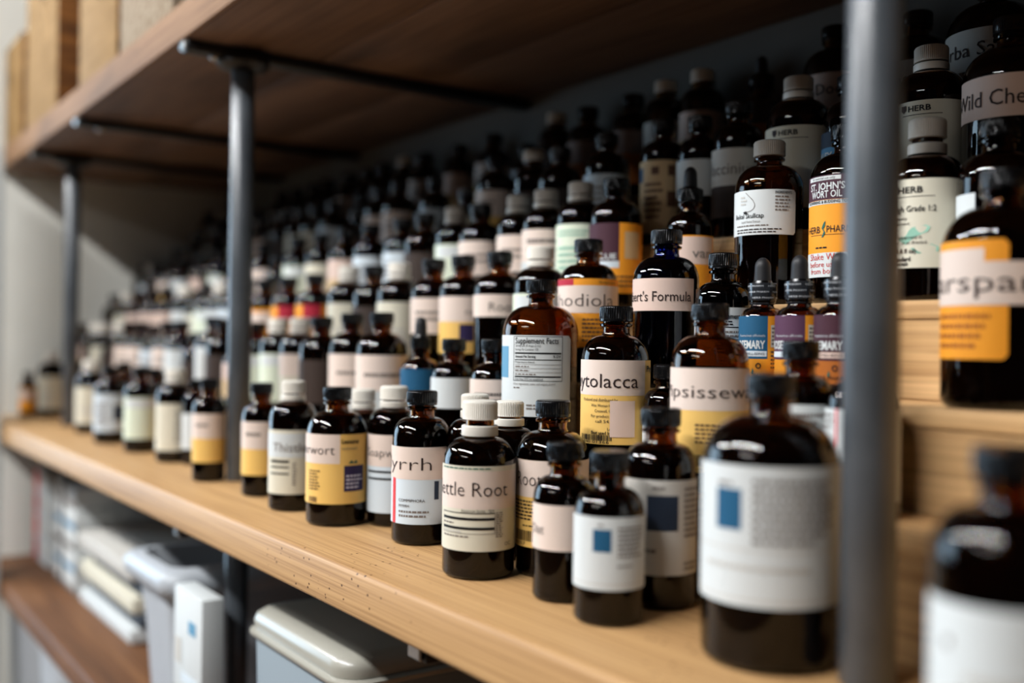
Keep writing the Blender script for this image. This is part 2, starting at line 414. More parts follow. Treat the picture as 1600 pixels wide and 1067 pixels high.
def rosemary(panel, pill, lower):
    return [('P', -120, 120, .10, .565, lower), ('p', -120, 14, .255, .565, panel, 1), ('t', 'Rosmarinus officinalis', 'c', -28, .415, .0017, .021, 'bandprint'),
      ('t', 'ROSEMARY', 'r', 8, .330, .0056, .026, 'white', .03), ('p', -120, 12, .272, .312, pill, 2), ('t', 'WELL-BEING', 'r', 6, .283, .0018, .014, 'navy'),
      ('p', 22, 75, .34, .50, 'cream', 2), ('lines', 24, 73, .35, .49, 5, 'inkgrey', 5), ('lines', 22, 60, .18, .32, 5, 'brown', 6)] + ring_outline('ink', -8, .205, 7, .022, 10, .6) + \
      [('t', 'HERB PHARM', 'c', -20, .125, .0028, .024, 'black'), ('poly', [(-26, .15), (-22, .19), (-19, .165), (-21, .145)], 'tealgreen')]
STYLES = {
 'plainwhite': [('P', -110, 110, .18, .60, 'white')], 'plaincream': [('P', -110, 110, .17, .63, 'pink')],
 'cream': [('P', -100, 105, .13, .63, 'cream'), ('lines', -40, 40, .22, .40, 4, 'grey', 2)], 'creamlines': [('P', -110, 110, .13, .63, 'cream'), ('lines', 0, 62, .22, .56, 8, 'inkgrey', 4)],
 'yellow': two('pink', 'yellow', 110, .22), 'palegreen': [('P', -105, 110, .16, .64, 'green'), ('p', -60, 60, .52, .62, 'white')],
 'olive': [('P', -105, 110, .16, .63, 'olive')], 'bluewhite': [('P', -110, 105, .16, .64, 'bluewhite'), ('p', 10, 70, .30, .50, 'navy'), ('lines', -60, 0, .22, .55, 7, 'inkgrey', 8)],
 'lilac': [('P', -105, 100, .2, .63, 'lilac')], 'orange': [('P', -110, 100, .13, .64, 'orange'), ('p', -110, 30, .4, .6, 'pink')],
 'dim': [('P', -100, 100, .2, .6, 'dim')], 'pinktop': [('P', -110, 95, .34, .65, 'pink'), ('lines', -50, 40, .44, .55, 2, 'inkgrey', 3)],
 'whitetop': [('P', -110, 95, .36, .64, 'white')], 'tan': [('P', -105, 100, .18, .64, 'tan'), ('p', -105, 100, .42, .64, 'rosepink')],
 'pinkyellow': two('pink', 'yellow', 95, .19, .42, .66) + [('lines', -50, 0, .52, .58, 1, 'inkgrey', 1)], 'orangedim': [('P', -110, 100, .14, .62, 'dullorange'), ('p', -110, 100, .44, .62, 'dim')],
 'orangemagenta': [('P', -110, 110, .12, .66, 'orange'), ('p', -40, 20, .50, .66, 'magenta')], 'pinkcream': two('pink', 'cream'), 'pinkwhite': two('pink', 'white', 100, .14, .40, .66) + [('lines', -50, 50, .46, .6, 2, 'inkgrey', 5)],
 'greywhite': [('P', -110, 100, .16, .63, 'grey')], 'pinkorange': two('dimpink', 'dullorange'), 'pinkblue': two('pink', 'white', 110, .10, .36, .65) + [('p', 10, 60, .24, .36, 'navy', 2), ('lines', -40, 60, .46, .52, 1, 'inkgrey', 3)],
 'tallwhite': [('P', -110, 110, .16, .66, 'white'), ('p', 45, 90, .18, .40, 'navy'), ('lines', -60, 30, .25, .6, 7, 'grey', 9)],
 'bluetop': [('P', -110, 110, .12, .58, 'white'), ('p', -110, 100, .40, .58, 'blue'), ('p', -20, 60, .12, .24, 'orange'), ('t', 'WELL', 'r', 40, .31, .0035, .012, 'skyblue')],
 'redstripe': [('P', -120, 110, .10, .62, 'white'), ('p', -45, -40, .1, .62, 'red'), ('lines', -80, -48, .5, .6, 3, 'inkgrey', 3)],
 'greytext': [('P', -120, 110, .14, .62, 'white'), ('lines', -70, 60, .2, .58, 9, 'inkgrey', 4)],
 'whitestrip': [('P', -100, -40, .2, .6, 'white')], 'narrowwhite': [('P', -110, -32, .18, .58, 'white'), ('p', -110, -32, .18, .3, 'cream')],
 'palegreenbig': [('P', -110, 75, .14, .66, 'green'), ('lines', -60, 40, .56, .62, 2, 'leaf', 4), ('lines', -60, 30, .2, .5, 6, 'leaf', 5)],
 'rbig': [('P', -120, 110, .16, .575, 'white'), ('poly', [(-48, .47), (-45, .48), (-42, .47), (-42, .455), (-45, .445), (-48, .455)], 'inkgrey'), ('lines', -30, 50, .24, .40, 3, 'grey', 5)],
 'big': [('P', -120, 110, .225, .695, 'white'), ('p', -47, -23, .478, .615, 'blue'), ('lines', -45, -25, .62, .645, 1, 'inkgrey', 2), ('lines', -14, 60, .43, .66, 8, 'inkgrey', 7), ('p', -80, 60, .412, .418, 'grey'), ('lines', -60, 40, .34, .37, 1, 'grey', 8), ('p', -110, 100, .245, .252, 'grey')],
 'sm2': [('P', -120, 110, .215, .635, 'white'), ('p', -26, 4, .435, .565, 'blue'), ('lines', -18, -3, .58, .60, 1, 'inkgrey', 2), ('lines', 14, 66, .40, .585, 7, 'inkgrey', 3), ('lines', 14, 50, .345, .365, 1, 'inkgrey', 6), ('p', -110, 100, .245, .252, 'grey')],
 'sm1': [('P', -120, 100, .33, .615, 'pink'), ('t', 'Oat', 'r', -38, .43, .0062, None, 'inkgrey')],
 'mid': [('P', -120, 110, .18, .65, 'grey'), ('p', -20, 29, .40, .575, 'navy'), ('lines', -12, 16, .60, .625, 1, 'inkgrey', 2), ('lines', 40, 82, .36, .62, 9, 'inkgrey', 3), ('lines', 40, 80, .20, .25, 2, 'inkgrey', 5), ('lines', -50, 0, .28, .32, 1, 'inkgrey', 8)],
 'ro': [('P', -120, 110, .17, .665, 'yellow'), ('p', -120, 90, .455, .665, 'pink'), ('t', 'e Root', 'l', -86, .520, .0098, .0325, 'ink', -.012), ('lines', -74, -20, .32, .44, 6, 'ink', 3), ('lines', -50, -22, .285, .30, 1, 'ink', 9), ('barcode', -70, -22, .205, .265, 'black'), ('t', '92057', 'l', -70, .180, .0022, .012, 'black')],
 'nettle': [('P', -125, 92, .165, .640, 'cream'), ('p', -125, 92, .400, .612, 'pink'), ('lines', -70, 40, .620, .634, 1, 'tealgreen', 5), ('t', 'Nettle Root', 'r', 48, .472, .0098, .0665, 'ink', -.008),
    ('t', 'Amount per Serving    %DV', 'r', 24, .383, .0021, .0235, 'ink'), ('p', -68, 25, .375, .380, 'black', 2), ('p', -68, 25, .338, .353, 'black', 2), ('p', -68, 25, .285, .300, 'black', 2), ('p', -68, 25, .262, .2645, 'inkgrey', 2),
    ('lines', -66, -40, .310, .328, 1, 'inkgrey', 3), ('lines', -66, -25, .266, .280, 1, 'grey', 4), ('lines', -66, 0, .238, .256, 1, 'inkgrey', 6), ('lines', 27, 40, .24, .385, 12, 'inkgrey', 7), ('t', 'OC', 'l', 44, .192, .0026, .006, 'ink'), ('p', 25, 25.8, .262, .38, 'inkgrey', 2), ('p', -68.8, -68, .262, .38, 'inkgrey', 2)],
 'myrrh': [('P', -125, 100, .14, .640, 'grey'), ('p', -125, 100, .14, .435, 'bluewhite', 1), ('p', -125, 100, .430, .640, 'pink', 2), ('p', -68, -56, .14, .435, 'red', 2), ('t', 'Myrrh', 'r', 20, .490, .0105, .0575, 'ink', -.012),
    ('t', 'COMMIPHORA', 'l', -46, .285, .0024, .023, 'ink'), ('t', 'MYRRH', 'l', -46, .250, .0022, .010, 'ink'), ('lines', -46, 20, .18, .235, 2, 'inkgrey', 4), ('p', 26, 36, .3, .42, 'navy', 2)],
 'rwort': two('pink', 'bluewhite', 110, .10, .43, .655) + [('t', 'Soapwort', 'r', 38, .500, .0074, .045, 'inkgrey'), ('p', -70, 5, .385, .400, 'black', 2), ('p', -70, 5, .335, .350, 'black', 2)],
 'wort': [('P', -125, 110, .165, .665, 'yellow'), ('p', -125, 6, .455, .665, 'pink'), ('t', 'Motherwort', 'r', -4, .520, .0085, .063, 'ink', -.01), ('t', 'Leonurus', 'l', 9, .600, .0036, .0165, 'black', .03), ('t', 'motherwort', 'l', 9, .555, .0026, .0150, 'inkgrey'),
    ('p', 14, 59, .255, .440, 'purple', 2), ('lines', 18, 54, .27, .38, 4, 'lilac', 3), ('lines', -60, -30, .26, .41, 7, 'brown', 4), ('barcode', -60, -38, .175, .215, 'brown'), ('poly', [(22, .455), (28, .48), (33, .462), (38, .48), (42, .455)], 'tealgreen')],
 'thistle': [('P', -120, 110, .135, .625, 'cream'), ('p', -120, 110, .415, .60, 'white'), ('t', 'Thistle', 'r', 33, .460, .0085, .034, 'inkgrey'), ('p', -60, -8, .375, .395, 'black', 2), ('p', -60, -8, .335, .348, 'black', 2), ('p', -60, -8, .285, .298, 'black', 2), ('lines', 0, 10, .2, .38, 8, 'inkgrey', 3)],
 'ipsi': [('P', -125, 100, .115, .655, 'yellow'), ('p', -125, 96, .435, .655, 'pink'), ('t', 'Pipsissewa', 'r', 76, .500, .0085, .0770, 'ink', -.006), ('lines', -20, 60, .26, .37, 5, 'brown', 3), ('barcode', -30, 2, .145, .205, 'black'), ('t', '1 546', 'l', -26, .122, .0020, .008, 'black')],
 'phyto': [('P', -125, 105, .190, .680, 'yellow'), ('p', -125, 56, .475, .680, 'pink'), ('t', 'Phytolacca', 'r', 39, .520, .0102, .0665, 'ink', 0), ('t', 'Phytolacca', 'l', 60, .615, .0042, .024, 'black', .03),
    ('t', 'Produced and distributed by:', 'c', -28, .440, .0024, .0300, 'ink'), ('t', 'Wise Woman Herbals', 'c', -18, .408, .0022, .0220, 'ink'), ('t', 'Creswell, OR', 'c', -18, .376, .0022, .0150, 'ink'), ('t', 'For product info', 'c', -20, .346, .0022, .0200, 'ink'), ('t', 'call 541', 'c', -20, .316, .0022, .0120, 'ink'),
    ('t', 'Lot', 'l', -12, .272, .0022, None, 'black'), ('t', 'Best used by:', 'r', -4, .248, .0024, .0170, 'black', .02), ('barcode', -70, -5, .222-.010, .245, 'black'), ('t', '11840 01366', 'l', -70, .196, .0020, .028, 'black'), ('p', -8, 33, .235, .445, 'rosepink', 5)],
 'supp': [('P', -125, 50, .255, .690, 'white', .003), ('p', -125, -54, .46, .63, 'stripblue'), ('t', 'Supplement Facts', 'c', -6, .646, .0047, .0370, 'black', .006),
    ('p', -42, 34, .682, .685, 'black'), ('p', -42, 34, .444, .447, 'black'), ('p', -42.6, -41.8, .444, .685, 'black'), ('p', 33.4, 34.2, .444, .685, 'black'), ('t', 'Serving Size: 60 drops (2 mL)', 'l', -39, .628, .0020, .022, 'black'), ('t', 'Servings Per Container: 120', 'l', -39, .608, .0020, .020, 'black'),
    ('p', -40, 32, .589, .598, 'black'), ('t', 'Amount Per Serving', 'l', -39, .570, .0021, .018, 'black', .02), ('t', '% DV', 'r', 31, .570, .0021, None, 'black', .02), ('p', -40, 32, .556, .561, 'black'), ('t', 'Proprietary blend', 'l', -39, .541, .0019, .017, 'ink'), ('p', -40, 32, .532, .534, 'inkgrey'),
    ('lines', -39, -8, .515, .530, 1, 'inkgrey', 2), ('p', -40, 32, .511, .513, 'inkgrey'), ('lines', -39, -14, .494, .509, 1, 'inkgrey', 3), ('p', -40, 32, .490, .492, 'inkgrey'), ('lines', -39, -4, .474, .488, 1, 'inkgrey', 4), ('p', -40, 32, .464, .472, 'black'), ('t', 'Daily Value (DV) not established', 'l', -39, .450, .0018, .024, 'black'),
    ('t', 'Other ingredients: water and organic alcohol', 'l', -42, .424, .0019, .036, 'inkgrey'), ('lines', -42, -30, .402, .416, 1, 'inkgrey', 7), ('lines', -20, 10, .29, .325, 2, 'inkgrey', 8)],
 'robert': [('P', -125, 54, .480, .682, 'rosepink'), ('t', "Robert's Formula", 'r', 46, .540, .0078, .0700, 'ink', .002), ('P', 62, 76, .47, .62, 'rosepink')],
 'rhod': [('P', -125, 90, .245, .715, 'orange'), ('p', -125, -28, .668, .713, 'magenta'), ('p', -125, 92, .480, .668, 'pink', 2), ('t', 'Rhodiola', 'r', 54, .525, .0112, .0690, 'ink', -.012), ('t', 'Rhodiola rosea', 'r', 60, .682, .0022, .018, 'brown'), ('lines', -10, 60, .28, .45, 6, 'brown', 3)],
 'root': [('P', -125, 92, .475, .650, 'pink'), ('t', 'Root', 'r', 38, .520, .0085, .028, 'inkgrey')],
 'creampurple': two('pink', 'yellow', 100, .18, .44, .65) + [('p', -8, 38, .28, .42, 'purple', 2), ('t', 'root', 'r', 40, .50, .006, None, 'inkgrey')],
 'sup2': [('P', -125, 110, .10, .60, 'white'), ('t', 'Supplement Facts', 'l', -12, .52, .0038, .026, 'black', .02), ('lines', -10, 30, .47, .51, 2, 'black', 2), ('p', -12, 60, .455, .463, 'black'), ('lines', -10, 40, .3, .44, 5, 'inkgrey', 3), ('p', -12, 60, .39, .394, 'black'), ('lines', -10, 10, .2, .26, 2, 'inkgrey', 3), ('p', -13, -12, .26, .57, 'black')],
 'skull': [('P', -125, 48, .415, .680, 'white', .002), ('t', 'Baikal Skullcap', 'r', -8, .515, .0036, .0280, 'black', .008), ('t', 'Liquid Herbal Extract', 'r', -14, .487, .0018, .017, 'inkgrey'), ('lines', -62, 4, .462, .478, 1, 'inkgrey', 4), ('lines', -62, 40, .440, .454, 1, 'ink', 5), ('lines', -62, 36, .424, .438, 1, 'ink', 6),
    ('t', 'INGREDIENTS', 'l', 10, .655, .0020, .014, 'black', .02), ('lines', 10, 36, .55, .648, 5, 'inkgrey', 8), ('lines', -52, -38, .59, .65, 3, 'grey', 2), ('poly', [(-46, .552), (-40, .556), (-36, .545), (-42, .538)], 'black')] + ring_outline('inkgrey', -36, .590, 13, .038, 12, .93, -120, 40) + [('poly', [(-26, .6145), (-25, .6165), (-40, .667), (-41, .666)], 'inkgrey')],
 'stj': [('P', -125, 42, .145, .700, 'orange'), ('p', -125, 6, .565, .700, 'maroon'), ('p', -72, -10, .672, .694, 'white', 2), ('t', 'for external use only', 'c', -40, .677, .0020, .021, 'black'), ('t', "ST. JOHN'S", 'r', -4, .620, .0050, .0310, 'white', .02), ('t', 'WORT OIL', 'r', -8, .577, .0050, .0270, 'white', .015),
    ('p', -125, 10, .540, .563, 'white', 2), ('t', 'FLOWERING & BUDDING TOP', 'r', 2, .546, .0021, .0370, 'black', .02), ('t', 'HERB', 'r', -43, .385, .0050, .0150, 'ink'), ('t', 'PHARM', 'l', -31, .385, .0050, .0180, 'ink'), ('p', -66, -5, .372, .3745, 'ink', 2),
    ('poly', [(-40, .36), (-36, .39), (-40, .41), (-36, .44), (-33, .45), (-34, .42), (-37, .405), (-33, .385), (-37, .36)], 'tealgreen'), ('lines', -52, -28, .295, .312, 1, 'black', 3), ('P', -125, 3, .142, .275, 'white'),
    ('p', -125, 3, .142, .275, 'white', 2), ('t', 'Shake Well', 'c', -36, .236, .0048, .0290, 'scarlet'), ('t', 'before using', 'c', -36, .197, .0040, .0290, 'scarlet'), ('t', 'from bottle', 'c', -36, .160, .0040, .0270, 'scarlet')],
 'rose1': rosemary('blue', 'bluewhite', 'orange'), 'rose2': rosemary('plum', 'bluewhite', 'orange'), 'rose3': rosemary('maroon', 'rosepink', 'dullorange'),
 'van': [('P', -125, 75, .14, .50, 'orange'), ('p', -125, 68, .30, .49, 'rosepink'), ('t', 'van', 'r', 58, .345, .0085, .019, 'inkgrey')],
 'orangepurple': [('P', -110, 110, .12, .645, 'orange'), ('p', -110, 8, .36, .645, 'maroon'), ('p', -110, 8, .31, .36, 'bluewhite', 2), ('t', 'BLUE', 'r', 2, .375, .005, .02, 'white', .02), ('p', 20, 60, .38, .58, 'tan', 2), ('lines', -30, 60, .16, .26, 3, 'brown', 3)],
 'herbc': [('P', -125, 62, .175, .650, 'cream')] + herb_head(.575, -24) + [('t', 'High Grade 1:2', 'r', 14, .475, .0040, .0300, 'black', .01), ('t', 'Activity', 'r', -28, .432, .0022, .010, 'ink'), ('t', 'Supplement', 'r', -24, .405, .0022, .015, 'ink'),
    ('poly', [(-42, .33), (-20, .39), (0, .402), (6, .39), (2, .365), (-14, .342), (-30, .30)], 'leaf'), ('poly', [(-50, .255), (-20, .280), (8, .300), (18, .285), (18, .262), (-10, .250)], 'leaf'), ('t', '(1 teaspoon) in', 'r', -6, .330, .0024, .020, 'ink'), ('t', 'water, or as directed.', 'r', 2, .302, .0024, .026, 'ink'), ('t', '(6.8 fl oz)', 'r', -14, .254, .0030, .015, 'ink', .02), ('t', 'Standard', 'r', -22, .212, .0030, .013, 'black', .03), ('t', 'Process', 'r', -26, .188, .0030, .011, 'black', .03)],
 'herbd': [('P', -125, 60, .15, .660, 'cream'), ('poly', [(-60, .3), (-20, .37), (0, .35), (-30, .26)], 'leaf')] + herb_head(.602, -18),
 'alex': [('P', -125, 60, .3, .62, 'skyblue'), ('t', 'ALEX', 'r', -38, .44, .006, .018, 'white', .03), ('p', -125, 60, .52, .62, 'navy')],
 'vacc': [('P', -125, 95, .375, .640, 'grey'), ('t', 'Vaccinium', 'r', 48, .455, .0105, .058, 'inkgrey'), ('p', -125, 30, .15, .375, 'dim')],
 'tanblots': [('P', -120, 100, .10, .66, 'tan'), ('p', -84, -58, .50, .61, 'blue'), ('p', 12, 30, .54, .62, 'brown'), ('p', -30, -10, .55, .61, 'brown'), ('p', 10, 34, .30, .42, 'brown'), ('lines', 45, 80, .35, .62, 9, 'brown', 3), ('lines', -50, 0, .2, .5, 6, 'brown', 7)],
 'wild': [('P', -125, 100, .460, .672, 'rosepink'), ('t', 'Wild Cherry', 'l', -84, .520, .0110, .0760, 'ink')],
 'basan': [('P', -125, 100, .42, .655, 'grey'), ('t', 'Yerba Santa', 'c', -27, .500, .0110, .0800, 'ink')],
 'hlab': [('P', -125, 100, .40, .63, 'grey'), ('t', 'herb', 'r', 12, .47, .010, None, 'ink')],
 'doc': [('P', -125, 100, .14, .645, 'dullorange'), ('p', -125, 100, .41, .645, 'rosepink'), ('t', 'Dock', 'c', -5, .50, .010, None, 'ink')],
 'arsp': [('P', -125, 6, .205, .690, 'orange', .003), ('p', -125, -16, .60, .655, 'pink', 2), ('P', -125, 112, .425, .600, 'pink'), ('p', -125, 112, .425, .600, 'pink', 3), ('t', 'Sarsparilla', 'l', -100, .478, .0120, .1050, 'ink'), ('lines', -75, -5, .24, .40, 4, 'dullorange', 3)],
}
BOTTLES = [  # row, x, y, diameter, height, cap, glass, fill, label style, label
 ('S',-0.1999,0.3650,0.0530,0.1285,'k','amber',0.82,'rbig','large dark bottle with a plain white label at the near right end of the shelf'),
 ('S',-0.3617,0.4250,0.0705,0.1490,'k','amber',0.82,'big','biggest bottle on the shelf plank, white label with a blue square, beside the near pipe'),
 ('S',-0.4635,0.4020,0.0415,0.1000,'k','amber',0.82,'sm2','small frontmost bottle with a white label and blue square, left of the biggest bottle'),
 ('S',-0.4744,0.4535,0.0455,0.1235,'k','amber',0.82,'mid','bottle with a grey-white label and dark navy square, behind the small frontmost bottle'),
 ('S',-0.5195,0.4120,0.0395,0.1000,'k','amber',0.82,'sm1','slim bottle with a plain pink label, behind the small bottle with the blue square'),
 ('S',-0.5820,0.4505,0.0515,0.1225,'k','amber',0.82,'ro','black capped bottle, pink and yellow Root label, right behind the Nettle Root bottle'),
 ('S',-0.6048,0.4030,0.0509,0.1225,'wr','amber',0.82,'nettle','amber bottle reading Nettle Root with its white cap raised off the broken ring'),
 ('S',-0.6418,0.4545,0.0450,0.1190,'w','amber',0.82,'plainwhite','white capped bottle hidden behind the right shoulder of the Nettle Root bottle'),
 ('S',-0.6880,0.4535,0.0450,0.1220,'w','amber',0.82,'plaincream','white capped bottle hidden behind the left shoulder of the Nettle Root bottle'),
 ('S',-0.7280,0.4280,0.0475,0.1230,'k','amber',0.82,'myrrh','black capped bottle with the label reading Myrrh and a red side strip'),
 ('S',-0.8114,0.4480,0.0455,0.1230,'w','amber',0.82,'rwort','white capped bottle with a pink over white label, behind the Motherwort and Myrrh bottles'),
 ('S',-0.8415,0.4070,0.0535,0.1215,'k','amber',0.82,'wort','black capped bottle with the yellow Motherwort label and a purple square'),
 ('S',-0.8838,0.4550,0.0420,0.1170,'w','amber',0.82,'plaincream','small white capped bottle peeping out behind the Motherwort bottle'),
 ('S',-0.9319,0.4040,0.0450,0.1236,'w','amber',0.82,'thistle','white capped bottle with the pale label reading Thistle'),
 ('S',-1.0313,0.4120,0.0400,0.1174,'k','amber',0.82,'pinkyellow','black capped bottle with a pink over yellow label just right of the middle pipe'),
 ('S',-1.1645,0.4020,0.0370,0.1171,'k','amber',0.82,'pinkyellow','slim black capped bottle with a pink over yellow label just left of the middle pipe'),
 ('S',-1.3260,0.4400,0.0340,0.1100,'k','amber',0.82,'plainwhite','black capped bottle, plain white label, first left of the middle pipe, shelf plank'),
 ('S',-1.3652,0.4250,0.0474,0.1222,'w','amber',0.82,'creamlines','white capped bottle, cream label of grey lines, third left of the middle pipe, shelf plank'),
 ('S',-1.5042,0.4200,0.0450,0.1215,'k','amber',0.82,'palegreen','black capped bottle, pale green label, first left of the grey-lined label, shelf plank'),
 ('S',-1.5593,0.4550,0.0400,0.1180,'k','amber',0.82,'yellow','black capped bottle, yellow label, second left of the grey-lined label, shelf plank'),
 ('S',-1.6508,0.4150,0.0475,0.1180,'k','amber',0.82,'bluewhite','black capped bottle, pale blue label, third left of the grey-lined label, shelf plank'),
 ('S',-1.6876,0.4450,0.0445,0.1235,'k','amber',0.82,'olive','black capped bottle, olive label, fourth left of the grey-lined label, shelf plank'),
 ('S',-1.8410,0.4300,0.0475,0.1235,'w','amber',0.82,'cream','white capped bottle, cream label, fourth from the far wall, shelf plank'),
 ('S',-2.0386,0.4500,0.0420,0.1150,'k','amber',0.82,'lilac','black capped bottle, lilac label, third from the far wall, shelf plank'),
 ('S',-2.2248,0.4440,0.0500,0.1305,'w','amber',0.82,'cream','white capped bottle with a cream label standing alone at the far end of the shelf'),
 ('S',-2.2412,0.4050,0.0320,0.0900,'k','amber',0.82,'orange','small orange labelled bottle half hidden at the far end wall'),
 ('A',-0.3670,0.5105,0.0415,0.1000,'k','amber',0.82,'redstripe','small bottle, white label with thin red stripe, behind the near pipe, lowest step'),
 ('A',-0.4119,0.5105,0.0405,0.1010,'k','amber',0.82,'greytext','small black capped bottle on the lowest step, right behind the biggest bottle'),
 ('A',-0.4877,0.5105,0.0515,0.1255,'k','amber',0.66,'ipsi','bottle reading Pipsissewa on a pink over yellow label'),
 ('A',-0.5415,0.5230,0.0340,0.0830,'k','amber',0.82,'plainwhite','tiny dark bottle tucked between the Phytolacca and Pipsissewa bottles'),
 ('A',-0.5836,0.5105,0.0512,0.1255,'k','amber',0.82,'phyto','bottle reading Phytolacca on a pink over yellow label'),
 ('A',-0.6797,0.5120,0.0625,0.1495,'k','amber',0.52,'supp','large amber bottle with a white Supplement Facts label'),
 ('A',-0.7449,0.5105,0.0415,0.1000,'k','amber',0.82,'pinktop','small pink labelled bottle half hidden behind the left of the Supplement Facts bottle'),
 ('A',-0.8113,0.5105,0.0415,0.1000,'k','amber',0.82,'whitetop','small black capped bottle with a white label, on the lowest step behind the Myrrh bottle'),
 ('A',-0.8724,0.5105,0.0385,0.1210,'d','amber',0.82,'bluetop','black dropper bottle with a blue topped label on the lowest step'),
 ('A',-0.9527,0.5105,0.0530,0.1265,'k','amber',0.82,'pinkblue','black capped bottle, pink and white label, right one of two behind the Motherwort bottle'),
 ('A',-1.0205,0.5105,0.0500,0.1265,'k','amber',0.82,'pinkblue','black capped bottle, pink and white label, left one of two behind the Motherwort bottle'),
 ('A',-1.0898,0.5063,0.0505,0.1235,'k','amber',0.82,'dim','black capped bottle, dark brown label, first left of the Motherwort pair, lowest step'),
 ('A',-1.1586,0.5105,0.0490,0.1235,'w','amber',0.82,'pinkcream','white capped bottle, pinkish cream label, second left of the Motherwort pair, lowest step'),
 ('A',-1.2251,0.5105,0.0470,0.1235,'w','amber',0.82,'palegreen','white capped bottle, pale green label, third left of the Motherwort pair, lowest step'),
 ('A',-1.2977,0.5105,0.0460,0.1190,'k','amber',0.82,'palegreen','black capped bottle, pale green label, fourth left of the Motherwort pair, lowest step'),
 ('A',-1.3496,0.5056,0.0415,0.1000,'k','amber',0.82,'tan','black capped bottle, tan label, fifth left of the Motherwort pair, lowest step'),
 ('A',-1.4073,0.5055,0.0505,0.1235,'k','amber',0.82,'dim','black capped bottle, dark brown label, sixth left of the Motherwort pair, lowest step'),
 ('A',-1.4622,0.5105,0.0520,0.1280,'k','amber',0.82,'tallwhite','amber bottle with a tall white label beside the middle pipe, lowest step'),
 ('A',-1.5381,0.5105,0.0420,0.1050,'k','amber',0.82,'dim','black capped bottle, dark brown label, first left of the tall white label, lowest step'),
 ('A',-1.6110,0.5105,0.0505,0.1235,'k','amber',0.82,'whitetop','black capped bottle, white label, second left of the tall white label, lowest step'),
 ('A',-1.6763,0.5105,0.0505,0.1235,'k','amber',0.82,'pinktop','black capped bottle, pink label, third left of the tall white label, lowest step'),
 ('A',-1.7532,0.5105,0.0450,0.1180,'k','amber',0.82,'bluewhite','black capped bottle, pale blue label, fourth left of the tall white label, lowest step'),
 ('A',-1.8283,0.5105,0.0505,0.1235,'k','amber',0.82,'pinktop','black capped bottle, pink label, fifth left of the tall white label, lowest step'),
 ('A',-1.9047,0.5105,0.0505,0.1235,'k','amber',0.82,'pinktop','black capped bottle, pink label, sixth left of the tall white label, lowest step'),
 ('A',-1.9628,0.5096,0.0505,0.1235,'w','amber',0.82,'dim','white capped bottle, dark brown label, sixth from the far wall, lowest step'),
 ('A',-2.0283,0.5121,0.0415,0.1000,'k','amber',0.82,'dim','black capped bottle, dark brown label, fifth from the far wall, lowest step'),
 ('A',-2.0846,0.5105,0.0470,0.1235,'w','amber',0.82,'cream','white capped bottle, cream label, fourth from the far wall, lowest step'),
 ('A',-2.1431,0.5093,0.0505,0.1235,'w','amber',0.82,'dim','white capped bottle, dark brown label, third from the far wall, lowest step'),
 ('A',-2.2130,0.5061,0.0505,0.1235,'k','amber',0.82,'tan','black capped bottle, tan label, second from the far wall, lowest step'),
 ('A',-2.2830,0.5082,0.0505,0.1235,'w','amber',0.82,'dim','white capped bottle, dark brown label, next to the far wall, lowest step'),
 ('B',-0.3222,0.5777,0.0655,0.1385,'k','amber',0.82,'arsp','big dark bottle reading Sarsparilla across an orange label, right of the near pipe'),
 ('B',-0.4350,0.5780,0.0320,0.0980,'d','amber',0.82,'rose3','rubber dropper bottle with a dark maroon and orange Rosemary label, rightmost of the three droppers'),
 ('B',-0.4682,0.5780,0.0320,0.0980,'d','amber',0.82,'rose2','rubber dropper bottle with a purple and orange Rosemary label, middle one of the three droppers'),
 ('B',-0.5014,0.5780,0.0320,0.0980,'d','amber',0.82,'rose1','rubber dropper bottle with a blue and orange Rosemary label, leftmost of the three droppers'),
 ('B',-0.5394,0.5780,0.0415,0.1035,'k','black',0.82,'sup2','black capped bottle with a white Supplement Facts label left of the droppers'),
 ('B',-0.6010,0.5780,0.0525,0.1260,'k','blue',0.82,'robert','cobalt blue bottle whose pink label ends in Formula'),
 ('B',-0.6990,0.5780,0.0520,0.1255,'k','amber',0.82,'rhod','black capped bottle reading Rhodiola on an orange label'),
 ('B',-0.7693,0.5780,0.0495,0.1240,'w','amber',0.82,'palegreen','white capped bottle standing behind the Supplement Facts bottle, pale green label'),
 ('B',-0.8356,0.5780,0.0510,0.1235,'k','amber',0.82,'root','black capped bottle with a greyish pink label reading Root, left behind the Supplement Facts bottle'),
 ('B',-0.9023,0.5780,0.0490,0.1235,'k','amber',0.82,'creampurple','black capped bottle with a cream and yellow label and purple square'),
 ('B',-0.9616,0.5780,0.0490,0.1235,'k','amber',0.82,'pinktop','black capped bottle, pink label, first left of the purple square label, second step'),
 ('B',-1.0385,0.5780,0.0500,0.1235,'w','amber',0.82,'cream','white capped bottle, cream label, second left of the purple square label, second step'),
 ('B',-1.1015,0.5789,0.0505,0.1235,'k','amber',0.82,'dim','black capped bottle, dark brown label, third left of the purple square label, second step'),
 ('B',-1.1660,0.5780,0.0530,0.1260,'w','amber',0.82,'cream','white capped bottle, cream label, fourth left of the purple square label, second step'),
 ('B',-1.2663,0.5780,0.0490,0.1210,'k','amber',0.82,'orangemagenta','black capped bottle, orange and magenta label, fifth left of the purple square label, second step'),
 ('B',-1.3531,0.5780,0.0470,0.1210,'k','amber',0.82,'orangemagenta','black capped bottle, orange and magenta label, sixth left of the purple square label, second step'),
 ('B',-1.4370,0.5780,0.0470,0.1210,'k','amber',0.82,'orange','black capped bottle, orange label, seventh left of the purple square label, second step'),
 ('B',-1.4959,0.5728,0.0505,0.1235,'k','amber',0.82,'dim','black capped bottle, dark brown label, eighth left of the purple square label, second step'),
 ('B',-1.5666,0.5784,0.0505,0.1235,'k','amber',0.82,'bluewhite','black capped bottle, pale blue label, ninth left of the purple square label, second step'),
